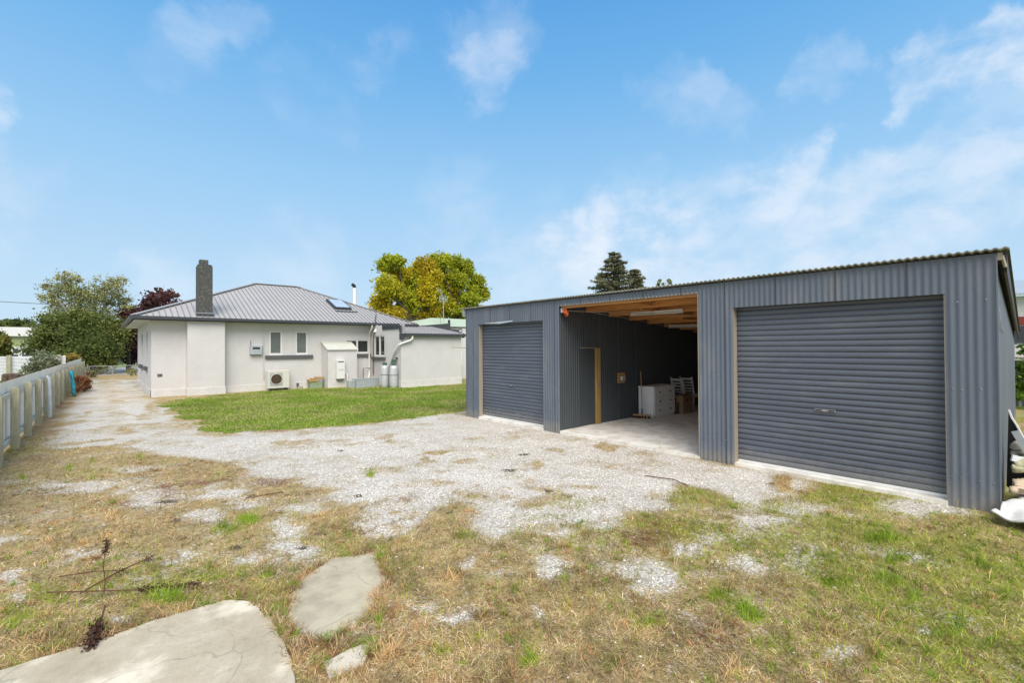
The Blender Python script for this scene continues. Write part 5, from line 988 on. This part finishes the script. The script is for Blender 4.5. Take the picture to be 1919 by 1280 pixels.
cloth('underlay_roll', [(7.72, .17, .22), (7.95, .12, .28), (8.5, -.5, .26), (7.8, -.6, .18)], m_tarp_t, 'folded tan underlay lying on top of the white sheet', 'underlay', .07, .05, 4, 20, 1.)
cloth('khaki_cover', [(7.86, .15, .42), (8.2, .12, .47), (8.9, -.5, .46), (8.3, -.55, .38)], m_tarp_k, 'stained khaki cover heaped above the tan underlay', 'cover', .05, .08, 8, 20, 2.)
cloth('white_sheet', [(7.7, .1, .10), (8.1, .08, .16), (8.4, -.5, .2), (7.7, -.5, .12)], m_tarp_w, 'lower fold of dirty white sheet under the tan underlay', 'sheet', .04, .05, 12, 18, 1.5)
tag(MB().bar((8.0, .14, .60), (8.25, -.05, .52), .02, .075).build('pale_board', m_fwhite, None, bevel=.004), 'short pale board resting on the khaki cover', 'board')
tag(MB().tube([(8.0, .12, .52), (8.06, .08, .49), (8.12, .04, .475), (8.2, -.02, .48)], .018, 6).build('black_strap', m_black, None, True), 'black strap lying over the khaki cover', 'strap')
pn = MB(); pn.prism([(8.0, .19, .5), (9.3, .19, .02), (9.3, .19, 1.1), (8.7, .19, 1.25), (8.35, .19, 1.4)], (0, -.03, 0))
mb = MB(); a = at(1890, 768, 0, 8.9); 
def PX(px, py, x): p = at(px, py, 0, x); return (float(p[0]), float(p[1]), float(p[2]))
mb.prism([PX(1890, 768, 8.6), PX(1904, 798, 8.6), PX(1911, 812, 8.6), PX(1945, 880, 8.6), PX(1940, 935, 8.7), PX(1886, 912, 8.7)], (.035, 0, 0)); dpn = mb.build('leaning_panel', m_screen, None); tag(dpn, 'black broken panel with a white edge leaning behind the shed corner', 'panel')
mb = MB(); L_ = [PX(1890, 768, 8.58), PX(1896, 783, 8.58), PX(1905, 797, 8.58), PX(1911, 808, 8.58), PX(1950, 882, 8.58)]; mb.tube(L_, .012, 5); mb.build('white_edge', m_white, dpn)
tag(MB().bar(PX(1902, 808, 8.4), PX(1935, 862, 8.4), .03, .07).build('silver_strip', m_galv, None), 'bright metal strip slanting across the black panel', 'metal strip')
for k, (px, py, s_) in enumerate(((1907, 838, .07), (1903, 850, .05), (1914, 846, .06))):
    mb = MB(); c = PX(px, py, 8.5); mb.lathe([(s_*.5, -s_), (s_, -s_*.3), (s_*.9, s_*.4), (s_*.4, s_)], c, 9); tag(mb.build('rubble_lump', m_conc, None, True), ['largest pale rubble lump among the junk behind the panel', 'smallest pale rubble lump low among the junk', 'middle pale rubble lump at the right edge of the junk'][k], 'rubble', 'rubble lumps by the shed')
hp = MB()
for k in range(7): hp.lathe([(.5*random.uniform(.6, 1), 0), (.35, .12), (.1, .22)], (9.4+random.random()*1.6, -.5+random.random()*.5, 0), 10)
tag(hp.build('soil_heap', m_stump, None, True), 'dark soil and rubbish heap beside the shed end', 'heap')

# ------------------------------------------------------------------ dead weeds and sticks
def stalk(pts, rad, head, nh, label, hs=.02, mt=m_weed, name='dead_weed', spread=.018):
    r = empty(name, tuple(pts[0]), label, 'weed' if name == 'dead_weed' else 'stick'); MB().tube(pts, rad, 6).build('stem', mt, r, True)
    if head:
        a, b = Vector(pts[-1]).lerp(Vector(pts[-2]), head), Vector(pts[-1]); V = []
        for k in range(nh):
            t_ = random.random(); c = a.lerp(b, t_)+Vector((random.gauss(0, spread), random.gauss(0, spread), random.gauss(0, spread)))*(1.2-.6*abs(t_-.4)); c.z = max(c.z, .012)
            d = Vector((random.gauss(0, 1), random.gauss(0, 1), random.gauss(0, 1))).normalized(); e = d.orthogonal().normalized(); V += [c-d*hs*.5, c+e*hs*.35, c+d*hs*.5, c-e*hs*.35]
        V = np.array([tuple(v) for v in V]); arr_mesh('seed_head', V, 4, np.repeat(jit((.085, .042, .028), nh, .5), 4, 0), m_leaf, r)
    return r
p = gr(195, 1113); stalk([(p[0], p[1], 0), (p[0]+.006, p[1], .10), (p[0]-.006, p[1]-.01, .22), (p[0]+.004, p[1], .32), (p[0]+.016, p[1], .42)], [.004, .0035, .003, .0025, .002], .98, 190, 'upright dead weed stalk with dark seed head near the large slab', .014, spread=.013)
p = gr(88, 1118); q = gr(372, 1106); q0 = gr(250, 1116); stalk([(p[0], p[1], .03), (q0[0], q0[1], .04), (q[0], q[1], .055)], [.006, .005, .003], .95, 420, 'long dead weed lying flat with a thick dark seed head at its right end', .016, spread=.012)
p = gr(110, 1088); q = gr(235, 1078); stalk([(p[0], p[1], .03), ((p[0]+q[0])/2, (p[1]+q[1])/2, .05), (q[0], q[1], .04)], [.005, .005, .003], .25, 50, 'thin dead stem lying crosswise behind the upright stalk', .014)
p = gr(150, 1120); q = gr(285, 1050); stalk([(p[0], p[1], .03), ((p[0]+q[0])/2, (p[1]+q[1])/2, .05), (q[0], q[1], .03)], [.006, .006, .003], .2, 60, 'reddish dead branch slanting away past the foot of the upright stalk', .014)
p = gr(197, 1162); q = gr(168, 1225); stalk([(p[0], p[1], .10), ((p[0]+q[0])/2+.01, (p[1]+q[1])/2, .08), (q[0], q[1], .03)], [.007, .006, .005], 1., 420, 'dark withered weed clump drooping onto the edge of the large slab', .020, spread=.02)
p = gr(183, 1205); q = gr(213, 1200); stalk([(p[0], p[1], .03), (q[0], q[1], .03)], [.005, .003], 0, 0, 'short grey stick on the slab beside the withered clump', name='twig')
p = gr(1208, 893); q = gr(1290, 912); m0 = gr(1262, 903); stalk([(p[0], p[1], .012), (m0[0], m0[1], .03), (q[0], q[1], .012)], [.006, .008, .005], 0, 0, 'long thin dark stick lying on the gravel before the open bay', name='twig')
p = gr(460, 937); q = gr(530, 925); stalk([(p[0], p[1], .02), (q[0], q[1], .02)], [.008, .006], 0, 0, 'brown stick lying on the straw left of centre', name='twig')
p = gr(1665, 1068); q = gr(1682, 1078); stalk([(p[0], p[1], .02), (q[0], q[1], .02)], [.010, .009], 0, 0, 'short thick stick in the green grass before the large roller door', name='twig')
for (px, py, dx, h, lb) in ((1240, 846, -.06, .22, 'pale dead stem leaning left at the bay threshold'), (1246, 848, .16, .14, 'pale dead stem leaning right at the bay threshold'), (1338, 866, .10, .22, 'thin dead stem against the pier between the bays'), (1793, 951, .02, .10, 'tiny dead stem against the near shed panel')):
    p = gr(px, py); stalk([(p[0], p[1], 0), (p[0], p[1]-dx*.6, h*.6), (p[0], p[1]-dx, h)], [.003, .003, .002], 0, 0, lb, mt=m_weedpale)
